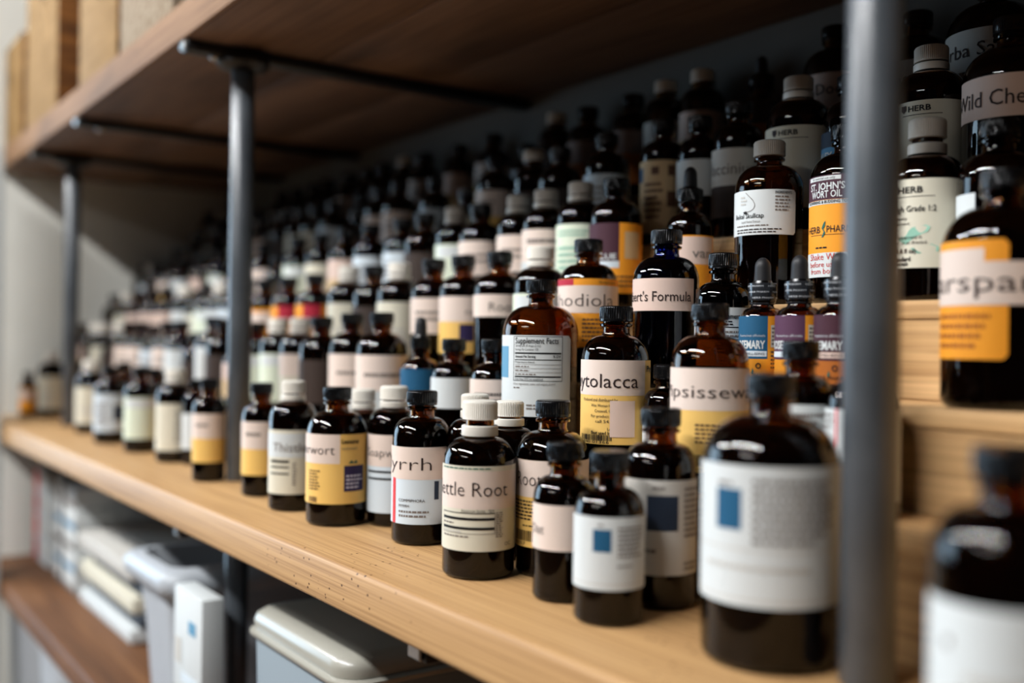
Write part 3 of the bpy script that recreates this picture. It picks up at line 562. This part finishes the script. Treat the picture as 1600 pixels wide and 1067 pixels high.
 ('B',-1.6254,0.5780,0.0470,0.1235,'w','amber',0.82,'whitetop','white capped bottle, white label, tenth from the far wall, second step'),
 ('B',-1.6774,0.5774,0.0505,0.1235,'k','amber',0.82,'palegreen','black capped bottle, pale green label, ninth from the far wall, second step'),
 ('B',-1.7283,0.5780,0.0450,0.1150,'k','amber',0.82,'cream','black capped bottle, cream label, eighth from the far wall, second step'),
 ('B',-1.8028,0.5780,0.0480,0.1255,'w','amber',0.82,'whitetop','white capped bottle, white label, seventh from the far wall, second step'),
 ('B',-1.9055,0.5780,0.0505,0.1235,'k','amber',0.82,'tan','black capped bottle, tan label, sixth from the far wall, second step'),
 ('B',-1.9932,0.5780,0.0505,0.1235,'k','amber',0.82,'tan','black capped bottle, tan label, fifth from the far wall, second step'),
 ('B',-2.0922,0.5780,0.0505,0.1235,'k','amber',0.82,'tan','black capped bottle, tan label, fourth from the far wall, second step'),
 ('B',-2.1804,0.5780,0.0460,0.1235,'w','amber',0.82,'cream','white capped bottle, cream label, third from the far wall, second step'),
 ('B',-2.2320,0.5814,0.0505,0.1235,'k','amber',0.82,'dim','black capped bottle, dark brown label, second from the far wall, second step'),
 ('B',-2.2893,0.5825,0.0505,0.1235,'k','amber',0.82,'dim','black capped bottle, dark brown label, next to the far wall, second step'),
 ('C',-0.3630,0.6450,0.0500,0.1170,'k','amber',0.82,'narrowwhite','dark bottle with a white label strip between the right HERB bottles and the Sarsparilla bottle'),
 ('C',-0.4145,0.6450,0.0505,0.1265,'wr','amber',0.82,'herbc','bottle reading HERB Grade 1:2 over green leaves, right of the near pipe'),
 ('C',-0.4792,0.6450,0.0545,0.1330,'k','amber',0.82,'stj','bottle with the purple and orange Wort Oil label, just left of the near pipe'),
 ('C',-0.5541,0.6450,0.0535,0.1325,'wn','amber',0.60,'skull','amber bottle with a plain white cap and white label reading Skullcap'),
 ('C',-0.6420,0.6450,0.0405,0.1235,'d','amber',0.82,'van','black dropper bottle behind the right shoulder of the cobalt blue bottle'),
 ('C',-0.7400,0.6450,0.0495,0.1245,'k','amber',0.82,'orangepurple','bottle with an orange and dark purple label behind the Rhodiola bottle'),
 ('C',-0.7929,0.6450,0.0480,0.1275,'w','amber',0.82,'palegreenbig','white capped bottle with a pale green label left behind the Rhodiola bottle'),
 ('C',-0.8496,0.6450,0.0490,0.1265,'w','amber',0.82,'pinkwhite','white capped bottle, pink and white label, first left of the pale green label, third step'),
 ('C',-0.8985,0.6450,0.0460,0.1255,'w','amber',0.82,'pinktop','white capped bottle, pink label, second left of the pale green label, third step'),
 ('C',-0.9720,0.6450,0.0490,0.1235,'k','amber',0.82,'pinktop','black capped bottle, pink label, third left of the pale green label, third step'),
 ('C',-1.0250,0.6450,0.0470,0.1255,'w','amber',0.82,'palegreen','white capped bottle, pale green label, fourth left of the pale green label, third step'),
 ('C',-1.0870,0.6399,0.0505,0.1235,'k','amber',0.82,'dim','black capped bottle, dark brown label, fifth left of the pale green label, third step'),
 ('C',-1.1505,0.6450,0.0500,0.1235,'k','amber',0.82,'bluewhite','black capped bottle, pale blue label, sixth left of the pale green label, third step'),
 ('C',-1.2380,0.6450,0.0460,0.1235,'k','amber',0.82,'bluewhite','black capped bottle, pale blue label, seventh left of the pale green label, third step'),
 ('C',-1.3111,0.6450,0.0500,0.1235,'k','amber',0.82,'tan','black capped bottle, tan label, eighth left of the pale green label, third step'),
 ('C',-1.3953,0.6450,0.0450,0.1235,'k','amber',0.82,'cream','black capped bottle, cream label, ninth left of the pale green label, third step'),
 ('C',-1.4757,0.6450,0.0460,0.1235,'k','amber',0.82,'palegreen','black capped bottle, pale green label, tenth left of the pale green label, third step'),
 ('C',-1.5438,0.6408,0.0415,0.1000,'k','amber',0.82,'dim','black capped bottle, dark brown label, eleventh left of the pale green label, third step'),
 ('C',-1.6118,0.6450,0.0460,0.1235,'k','amber',0.82,'pinktop','black capped bottle, pink label, twelfth left of the pale green label, third step'),
 ('C',-1.6738,0.6399,0.0415,0.1000,'k','amber',0.82,'palegreen','black capped bottle, pale green label, twelfth from the far wall, third step'),
 ('C',-1.7518,0.6428,0.0415,0.1000,'k','amber',0.82,'pinkyellow','black capped bottle, pink and yellow label, eleventh from the far wall, third step'),
 ('C',-1.8139,0.6450,0.0460,0.1235,'k','amber',0.82,'palegreen','black capped bottle, pale green label, tenth from the far wall, third step'),
 ('C',-1.8640,0.6486,0.0505,0.1235,'k','amber',0.82,'dim','black capped bottle, dark brown label, ninth from the far wall, third step'),
 ('C',-1.9141,0.6450,0.0460,0.1235,'k','amber',0.82,'tan','black capped bottle, tan label, eighth from the far wall, third step'),
 ('C',-1.9643,0.6447,0.0415,0.1000,'k','amber',0.82,'dim','black capped bottle, dark brown label, seventh from the far wall, third step'),
 ('C',-2.0187,0.6427,0.0505,0.1235,'k','amber',0.82,'whitetop','black capped bottle, white label, sixth from the far wall, third step'),
 ('C',-2.0731,0.6424,0.0415,0.1000,'k','amber',0.82,'whitetop','black capped bottle, white label, fifth from the far wall, third step'),
 ('C',-2.1276,0.6503,0.0505,0.1235,'k','amber',0.82,'pinkyellow','black capped bottle, pink and yellow label, fourth from the far wall, third step'),
 ('C',-2.1820,0.6397,0.0505,0.1235,'k','amber',0.82,'dim','black capped bottle, dark brown label, third from the far wall, third step'),
 ('C',-2.2364,0.6438,0.0505,0.1235,'w','amber',0.82,'bluewhite','white capped bottle, pale blue label, second from the far wall, third step'),
 ('C',-2.2908,0.6444,0.0505,0.1235,'k','amber',0.82,'dim','black capped bottle, dark brown label, next to the far wall, third step'),
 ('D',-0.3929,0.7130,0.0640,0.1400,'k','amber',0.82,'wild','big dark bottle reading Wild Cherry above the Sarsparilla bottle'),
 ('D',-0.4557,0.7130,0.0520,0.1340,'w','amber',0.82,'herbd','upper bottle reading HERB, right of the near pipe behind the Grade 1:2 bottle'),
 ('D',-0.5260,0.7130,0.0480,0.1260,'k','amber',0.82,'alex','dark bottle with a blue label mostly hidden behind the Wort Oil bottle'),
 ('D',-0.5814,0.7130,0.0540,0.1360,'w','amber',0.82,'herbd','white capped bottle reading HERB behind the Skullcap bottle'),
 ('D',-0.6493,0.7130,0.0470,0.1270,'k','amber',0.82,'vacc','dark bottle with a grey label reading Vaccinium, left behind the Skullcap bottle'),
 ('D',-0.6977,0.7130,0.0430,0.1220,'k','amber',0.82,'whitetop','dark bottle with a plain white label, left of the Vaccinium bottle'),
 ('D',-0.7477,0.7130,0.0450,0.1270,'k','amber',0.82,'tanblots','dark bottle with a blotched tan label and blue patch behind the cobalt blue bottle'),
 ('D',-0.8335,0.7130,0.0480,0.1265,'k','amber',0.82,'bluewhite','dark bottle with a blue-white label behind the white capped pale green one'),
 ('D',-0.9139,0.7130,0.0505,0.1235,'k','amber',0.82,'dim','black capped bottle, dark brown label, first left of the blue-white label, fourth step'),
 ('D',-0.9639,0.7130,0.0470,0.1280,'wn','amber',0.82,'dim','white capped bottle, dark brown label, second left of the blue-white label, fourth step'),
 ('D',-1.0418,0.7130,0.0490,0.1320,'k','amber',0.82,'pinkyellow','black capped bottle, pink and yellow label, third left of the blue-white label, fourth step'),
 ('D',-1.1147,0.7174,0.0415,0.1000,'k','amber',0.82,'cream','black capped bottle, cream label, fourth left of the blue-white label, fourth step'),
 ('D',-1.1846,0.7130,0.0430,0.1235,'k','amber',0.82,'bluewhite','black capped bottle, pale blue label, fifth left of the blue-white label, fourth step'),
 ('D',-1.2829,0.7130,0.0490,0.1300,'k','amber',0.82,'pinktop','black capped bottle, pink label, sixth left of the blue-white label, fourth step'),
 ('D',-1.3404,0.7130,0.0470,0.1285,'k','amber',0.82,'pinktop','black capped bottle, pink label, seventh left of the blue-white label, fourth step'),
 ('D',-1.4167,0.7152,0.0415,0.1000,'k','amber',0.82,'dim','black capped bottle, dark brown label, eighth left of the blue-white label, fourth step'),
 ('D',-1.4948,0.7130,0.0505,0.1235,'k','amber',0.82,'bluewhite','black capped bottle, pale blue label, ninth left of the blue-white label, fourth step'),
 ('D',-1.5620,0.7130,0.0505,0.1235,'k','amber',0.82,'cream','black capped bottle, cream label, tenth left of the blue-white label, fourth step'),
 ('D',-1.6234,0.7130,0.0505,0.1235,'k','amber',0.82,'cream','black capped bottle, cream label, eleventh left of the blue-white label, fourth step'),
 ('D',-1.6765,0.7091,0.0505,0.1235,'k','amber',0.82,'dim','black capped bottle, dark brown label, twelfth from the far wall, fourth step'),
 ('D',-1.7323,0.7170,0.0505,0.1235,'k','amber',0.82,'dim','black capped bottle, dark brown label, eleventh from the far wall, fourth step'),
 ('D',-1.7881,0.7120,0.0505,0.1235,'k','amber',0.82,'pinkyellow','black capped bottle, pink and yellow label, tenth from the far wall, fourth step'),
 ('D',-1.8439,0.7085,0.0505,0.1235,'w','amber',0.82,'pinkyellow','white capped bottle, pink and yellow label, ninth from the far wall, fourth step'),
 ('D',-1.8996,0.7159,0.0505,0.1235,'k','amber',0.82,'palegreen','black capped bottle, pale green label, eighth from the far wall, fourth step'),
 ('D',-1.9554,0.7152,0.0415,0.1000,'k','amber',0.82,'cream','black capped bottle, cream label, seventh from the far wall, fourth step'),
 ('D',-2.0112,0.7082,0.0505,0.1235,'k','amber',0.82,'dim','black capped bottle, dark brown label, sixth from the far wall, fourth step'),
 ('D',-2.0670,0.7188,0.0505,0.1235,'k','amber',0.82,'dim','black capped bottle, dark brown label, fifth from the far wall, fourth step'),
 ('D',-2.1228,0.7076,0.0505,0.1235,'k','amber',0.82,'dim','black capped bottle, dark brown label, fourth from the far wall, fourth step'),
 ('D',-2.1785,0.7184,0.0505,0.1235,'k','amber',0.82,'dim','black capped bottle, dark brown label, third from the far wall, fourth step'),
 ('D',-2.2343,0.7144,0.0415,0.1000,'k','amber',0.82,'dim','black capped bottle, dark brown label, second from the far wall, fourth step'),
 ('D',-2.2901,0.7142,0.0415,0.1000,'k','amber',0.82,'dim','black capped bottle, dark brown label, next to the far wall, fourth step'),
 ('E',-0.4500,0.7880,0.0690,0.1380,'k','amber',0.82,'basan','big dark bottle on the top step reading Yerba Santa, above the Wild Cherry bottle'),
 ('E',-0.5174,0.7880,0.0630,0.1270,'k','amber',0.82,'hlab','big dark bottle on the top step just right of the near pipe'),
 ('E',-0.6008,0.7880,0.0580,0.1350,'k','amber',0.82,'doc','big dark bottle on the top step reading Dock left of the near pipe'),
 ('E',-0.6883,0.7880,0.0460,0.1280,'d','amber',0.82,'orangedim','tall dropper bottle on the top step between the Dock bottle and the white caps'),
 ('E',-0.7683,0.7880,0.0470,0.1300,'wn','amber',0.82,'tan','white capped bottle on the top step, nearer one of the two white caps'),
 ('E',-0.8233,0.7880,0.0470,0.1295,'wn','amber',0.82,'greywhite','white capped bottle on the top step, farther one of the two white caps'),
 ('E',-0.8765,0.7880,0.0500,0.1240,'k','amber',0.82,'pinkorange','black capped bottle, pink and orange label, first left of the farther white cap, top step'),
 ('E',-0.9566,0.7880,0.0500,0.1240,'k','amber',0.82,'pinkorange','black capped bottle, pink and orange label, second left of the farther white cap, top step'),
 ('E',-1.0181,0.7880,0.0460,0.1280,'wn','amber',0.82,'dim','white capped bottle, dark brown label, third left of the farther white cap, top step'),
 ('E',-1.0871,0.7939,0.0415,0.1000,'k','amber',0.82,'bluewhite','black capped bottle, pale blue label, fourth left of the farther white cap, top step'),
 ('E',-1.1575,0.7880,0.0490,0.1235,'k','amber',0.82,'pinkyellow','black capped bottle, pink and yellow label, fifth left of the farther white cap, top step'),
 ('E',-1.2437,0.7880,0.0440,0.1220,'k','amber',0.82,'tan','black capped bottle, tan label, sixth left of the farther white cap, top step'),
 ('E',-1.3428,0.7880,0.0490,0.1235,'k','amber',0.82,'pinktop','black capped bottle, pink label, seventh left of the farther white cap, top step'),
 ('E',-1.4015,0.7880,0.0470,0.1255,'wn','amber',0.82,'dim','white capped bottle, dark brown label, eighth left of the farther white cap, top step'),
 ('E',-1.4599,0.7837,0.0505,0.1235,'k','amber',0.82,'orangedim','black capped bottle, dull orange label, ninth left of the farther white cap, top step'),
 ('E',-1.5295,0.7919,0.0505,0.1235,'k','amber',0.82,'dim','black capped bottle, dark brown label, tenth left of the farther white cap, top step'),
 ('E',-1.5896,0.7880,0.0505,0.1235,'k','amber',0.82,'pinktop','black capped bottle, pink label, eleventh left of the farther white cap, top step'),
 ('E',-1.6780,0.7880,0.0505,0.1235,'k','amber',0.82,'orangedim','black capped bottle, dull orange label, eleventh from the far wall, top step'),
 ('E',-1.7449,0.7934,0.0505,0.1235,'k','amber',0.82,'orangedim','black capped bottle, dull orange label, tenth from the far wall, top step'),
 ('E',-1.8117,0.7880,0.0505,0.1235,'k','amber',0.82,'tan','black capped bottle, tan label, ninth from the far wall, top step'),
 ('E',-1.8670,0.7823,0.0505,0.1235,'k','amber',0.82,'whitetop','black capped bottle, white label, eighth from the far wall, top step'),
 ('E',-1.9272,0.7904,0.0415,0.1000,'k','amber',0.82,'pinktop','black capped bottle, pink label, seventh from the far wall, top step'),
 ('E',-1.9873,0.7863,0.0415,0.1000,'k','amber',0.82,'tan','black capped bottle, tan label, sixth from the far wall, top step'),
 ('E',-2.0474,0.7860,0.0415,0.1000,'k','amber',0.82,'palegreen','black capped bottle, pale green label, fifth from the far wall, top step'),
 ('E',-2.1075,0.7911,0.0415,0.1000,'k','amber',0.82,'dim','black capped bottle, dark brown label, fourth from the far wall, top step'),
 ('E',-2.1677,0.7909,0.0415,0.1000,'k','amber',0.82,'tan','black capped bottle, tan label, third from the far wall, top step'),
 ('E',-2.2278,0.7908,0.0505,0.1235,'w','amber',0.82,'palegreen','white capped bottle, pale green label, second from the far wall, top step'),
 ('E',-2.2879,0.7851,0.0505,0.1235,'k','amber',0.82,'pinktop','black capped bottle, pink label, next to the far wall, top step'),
]
ROWZ = dict(S=-.164, A=-.098, B=-.035, C=.031, D=.095, E=.158)
GROUP = dict(S='bottles along the front of the shelf plank', A='bottles on the lowest step', B='bottles on the second step', C='bottles on the third step', D='bottles on the fourth step', E='bottles on the top step')
for row, x, y, D, H, cap, g, fill, style, label in BOTTLES:
    nm = {'blue': 'blue_glass_bottle', 'black': 'glass_bottle'}.get(g, 'amber_bottle')
    if cap == 'd': nm = 'dropper_bottle'
    rz = atan2(-y, -x)+pi/2          # bottles are turned with their label towards the aisle's near end
    o = empty(nm, (x, y, ROWZ[row]+.0002), rz); tag(o, label, 'bottle', GROUP[row])
    link('glass', glass_mesh(D, H, cap, g), o)
    link('tincture', liquid_mesh(D, H, cap, fill), o)
    for pn, me in cap_parts(D, H, cap): link(pn, me, o)
    link('label', label_mesh(D, H, style), o)
    if style.startswith('rose'):
        R, cr, top, ch, zn, zc = profile(D, H, cap)
        bm = bmesh.new(); r0 = cr+.0005
        for k in range(3):
            wrap_text(bm, r0, 'HERB PHARM    HERB', 'c', -14+k*22, top-.0030-k*.0042, .0012, .026, 0)
        link('band_print', from_bm('band_print', bm, PM['bandprint']), o)
        bm = lathe([(cr+.0002, top-.0002), (cr+.00035, top-.001), (cr+.00035, top-ch-.0005), (cr*.92, zn+.002), (cr*.9, zn+.001), (cr*.9+.0002, zn+.0011)], 40)
        link('shrink_band', from_bm('shrink_band', bm, M['band']), o)

# ------------------------------------------------------------------ boxes on the upper plank
UZ = .3716
def crate(name, x0, x1, y0, y1, h, front, side, label, hole=None):
    o = empty(name, ((x0+x1)/2, y0, UZ)); tag(o, label, 'box')
    w_ = (x1-x0)/2
    bm = box_bm(-w_, w_, .0, y1-y0, .0003, h, .002, 2)
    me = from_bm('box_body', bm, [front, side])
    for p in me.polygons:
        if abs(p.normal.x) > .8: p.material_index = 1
    link('box_body', me, o)
    if hole:
        hx, hz, hr = hole
        bm = lathe([(hr*.8, 0), (hr*1.0, 0), (hr*1.05, .001), (hr*1.0, .002), (hr*.8, .002), (hr*.8, 0)], 28); bm.transform(Matrix.Rotation(pi/2, 4, 'X')); bm.transform(Matrix.Translation((hx, 0, hz)))
        link('hole_rim', from_bm('hole_rim', bm, front), o)
        bm = lathe([(0, 0), (hr*.8, 0), (hr*.8, .0006), (0, .0006)], 28); bm.transform(Matrix.Rotation(pi/2, 4, 'X')); bm.transform(Matrix.Translation((hx, 0, hz)))  # flat dark disc painted as the shade inside a hole
        link('hole_shade_disc', from_bm('hole_shade_disc', bm, M['bar']), o)
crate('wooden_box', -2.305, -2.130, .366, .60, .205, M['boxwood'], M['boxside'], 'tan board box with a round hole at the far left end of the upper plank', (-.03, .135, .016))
crate('wooden_box', -2.085, -1.822, .366, .56, .275, M['boxwood'], M['boxside'], 'tall tan board box with a brown side darkened as shade, second from the left up top', (.02, .225, .018))
crate('wooden_box', -1.665, -1.450, .366, .60, .285, M['boxwood'], M['boxside'], 'tall tan board box, third from the left on the upper plank', None)
crate('fleecy_box', -1.432, -1.205, .366, .58, .285, M['fleece'], M['fleece'], 'fleecy beige box, rightmost on the upper plank', None)

# ------------------------------------------------------------------ goods on the lower plank
LZ = -.4518
def flatbox(name, x0, x1, y0, y1, z0, z1, cols, label, group, bands=None, bev=.0015):
    o = empty(name, ((x0+x1)/2, y0, z0)); tag(o, label, 'box', group); w_ = (x1-x0)/2
    link('box_body', from_bm('box_body', box_bm(-w_, w_, 0, y1-y0, .0002, z1-z0-.0002, bev, 2), cols), o)
    for i, (a0, a1, b0, b1, c) in enumerate(bands or []):
        bm = box_bm(-w_+2*w_*a0, -w_+2*w_*a1, -.0006, -.0001, (z1-z0)*b0, (z1-z0)*b1)
        link('printed_panel', from_bm('printed_panel', bm, PM[c], smooth=False), o)
NTH = ['bottom', 'second from the bottom', 'third from the bottom', 'second from the top', 'topmost']
for k, nm in enumerate(('bottom', 'second from the bottom', 'second from the top', 'topmost')):
    flatbox('carton', -2.272, -2.142, .425, .62, LZ+.046*k, LZ+.046*(k+1), PM['white'], 'white carton with a pink end, %s of the leftmost stack' % nm, 'white and pink cartons in a stack', [(.0, .32, .05, .95, 'red' if k % 2 else 'magenta'), (.34, 1, .05, .2, 'bluewhite')])
for k in range(5):
    flatbox('carton', -2.055+.004*(k % 2), -1.900+.004*(k % 2), .42, .62, LZ+.037*k, LZ+.037*(k+1), PM['white'], 'white carton with a grey-blue band, %s in the far pipe stack' % NTH[k], 'white cartons in a stack', [(0, 1, .04, .30, 'skyblue' if k % 2 else 'inkgrey')])
zz = LZ
for k, (h, c, dx, dy, tx) in enumerate([(.022, 'white', 0, 0, 'white'), (.020, 'shadow', .02, .012, 'dark slate'), (.026, 'cream', -.01, .004, 'cream'), (.022, 'shadow', .03, .015, 'dark slate'), (.026, 'grey', -.015, .0, 'pale grey')]):  # dark slabs stand for the shaded gaps between the pale boxes
    flatbox('flat_box', -1.86+dx, -1.545+dx*.3, .42+dy, .66, zz, zz+h, PM[c], '%s flat box, %s of the long low stack behind the bin' % (tx, NTH[k]), 'flat boxes in a long stack', None, .004); zz += h
# rounded white bin
def rrect(w_, d_, r, n=6):
    pts = []
    for cx, cy, a0 in ((w_-r, d_-r, 0), (-w_+r, d_-r, 90), (-w_+r, -d_+r, 180), (w_-r, -d_+r, 270)):
        for i in range(n+1): a = rad(a0+90*i/n); pts.append((cx+r*cos(a), cy+r*sin(a)))
    return pts
def loft(sections, close_top=True, close_bot=True):
    bm = bmesh.new(); rings = [[bm.verts.new((x, y, z)) for x, y in pts] for z, pts in sections]
    n = len(rings[0])
    for A, B in zip(rings, rings[1:]):
        for i in range(n): bm.faces.new((A[i], A[(i+1) % n], B[(i+1) % n], B[i]))
    if close_bot: bm.faces.new(rings[0][::-1])
    if close_top: bm.faces.new(rings[-1])
    bmesh.ops.recalc_face_normals(bm, faces=bm.faces[:]); return bm
o = empty('plastic_bin', (-1.268, .465, LZ)); tag(o, 'white plastic bin with a broad rounded rim beneath the main plank', 'bin')
link('bin_body', from_bm('bin_body', loft([(.0003, rrect(.060, .080, .02)), (.10, rrect(.066, .088, .022)), (.148, rrect(.072, .094, .024)), (.148, rrect(.066, .088, .022)), (.01, rrect(.056, .076, .02))]), M['bin'], 35), o)
link('bin_rim', from_bm('bin_rim', loft([(.1485, rrect(.080, .100, .026)), (.156, rrect(.096, .108, .03)), (.172, rrect(.098, .110, .03)), (.180, rrect(.090, .104, .028)), (.182, rrect(.070, .09, .024)), (.165, rrect(.064, .086, .022)), (.1485, rrect(.064, .086, .022)), (.1485, rrect(.080, .100, .026))], False, False), M['bin'], 60), o)
# two white cartons with blue print
for k, (z0, z1) in enumerate(((LZ, LZ+.061), (LZ+.0612, LZ+.176))):
    flatbox('carton', -1.155, -1.063, .362, .386, z0, z1, PM['white'], 'white carton with pale blue print, %s one beside the middle pipe' % ('lower', 'upper')[k], 'white cartons beside the middle pipe', [(.55, .8, .62, .74, 'stripblue'), (.08, .28, .28, .52, 'grey'), (.3, .9, .12, .22, 'bluewhite')])
# tin with rounded lid
o = empty('storage_tin', (-.862, .468, LZ)); tag(o, 'pale blue tin with a rounded cream lid beneath the main plank', 'tin')
link('tin_body', from_bm('tin_body', loft([(.0003, rrect(.100, .088, .022)), (.165, rrect(.105, .092, .024))]), M['tinbody'], 35), o)
link('rolled_rim', from_bm('rolled_rim', loft([(.1653, rrect(.107, .094, .025)), (.1675, rrect(.1105, .0975, .027)), (.1705, rrect(.1105, .0975, .027)), (.1725, rrect(.107, .094, .026))]), M['tinlid'], 60), o)
link('lid', from_bm('lid', loft([(.1728, rrect(.106, .093, .025)), (.180, rrect(.1075, .0945, .027)), (.186, rrect(.1055, .0925, .026)), (.190, rrect(.100, .087, .024)), (.1915, rrect(.090, .078, .02)), (.1915, rrect(.02, .02, .01))]), M['tinlid'], 60), o)
# pale tubs under the lower plank
for x, lab in ((-2.155, 'pale translucent tub under the lower plank, between the end wall and the far pipe'), (-1.845, 'pale translucent tub under the lower plank, right of the far pipe')):
    o = empty('storage_tub', (x, .50, -.95)); tag(o, lab, 'tub', 'pale tubs under the lower plank')
    link('tub_body', from_bm('tub_body', loft([(.0005, rrect(.115, .12, .08)), (.42, rrect(.125, .135, .09))]), M['bin'], 35), o)
    link('tub_lid', from_bm('tub_lid', loft([(.4205, rrect(.130, .140, .094)), (.435, rrect(.132, .142, .095)), (.442, rrect(.120, .130, .085))]), M['bin'], 35), o)
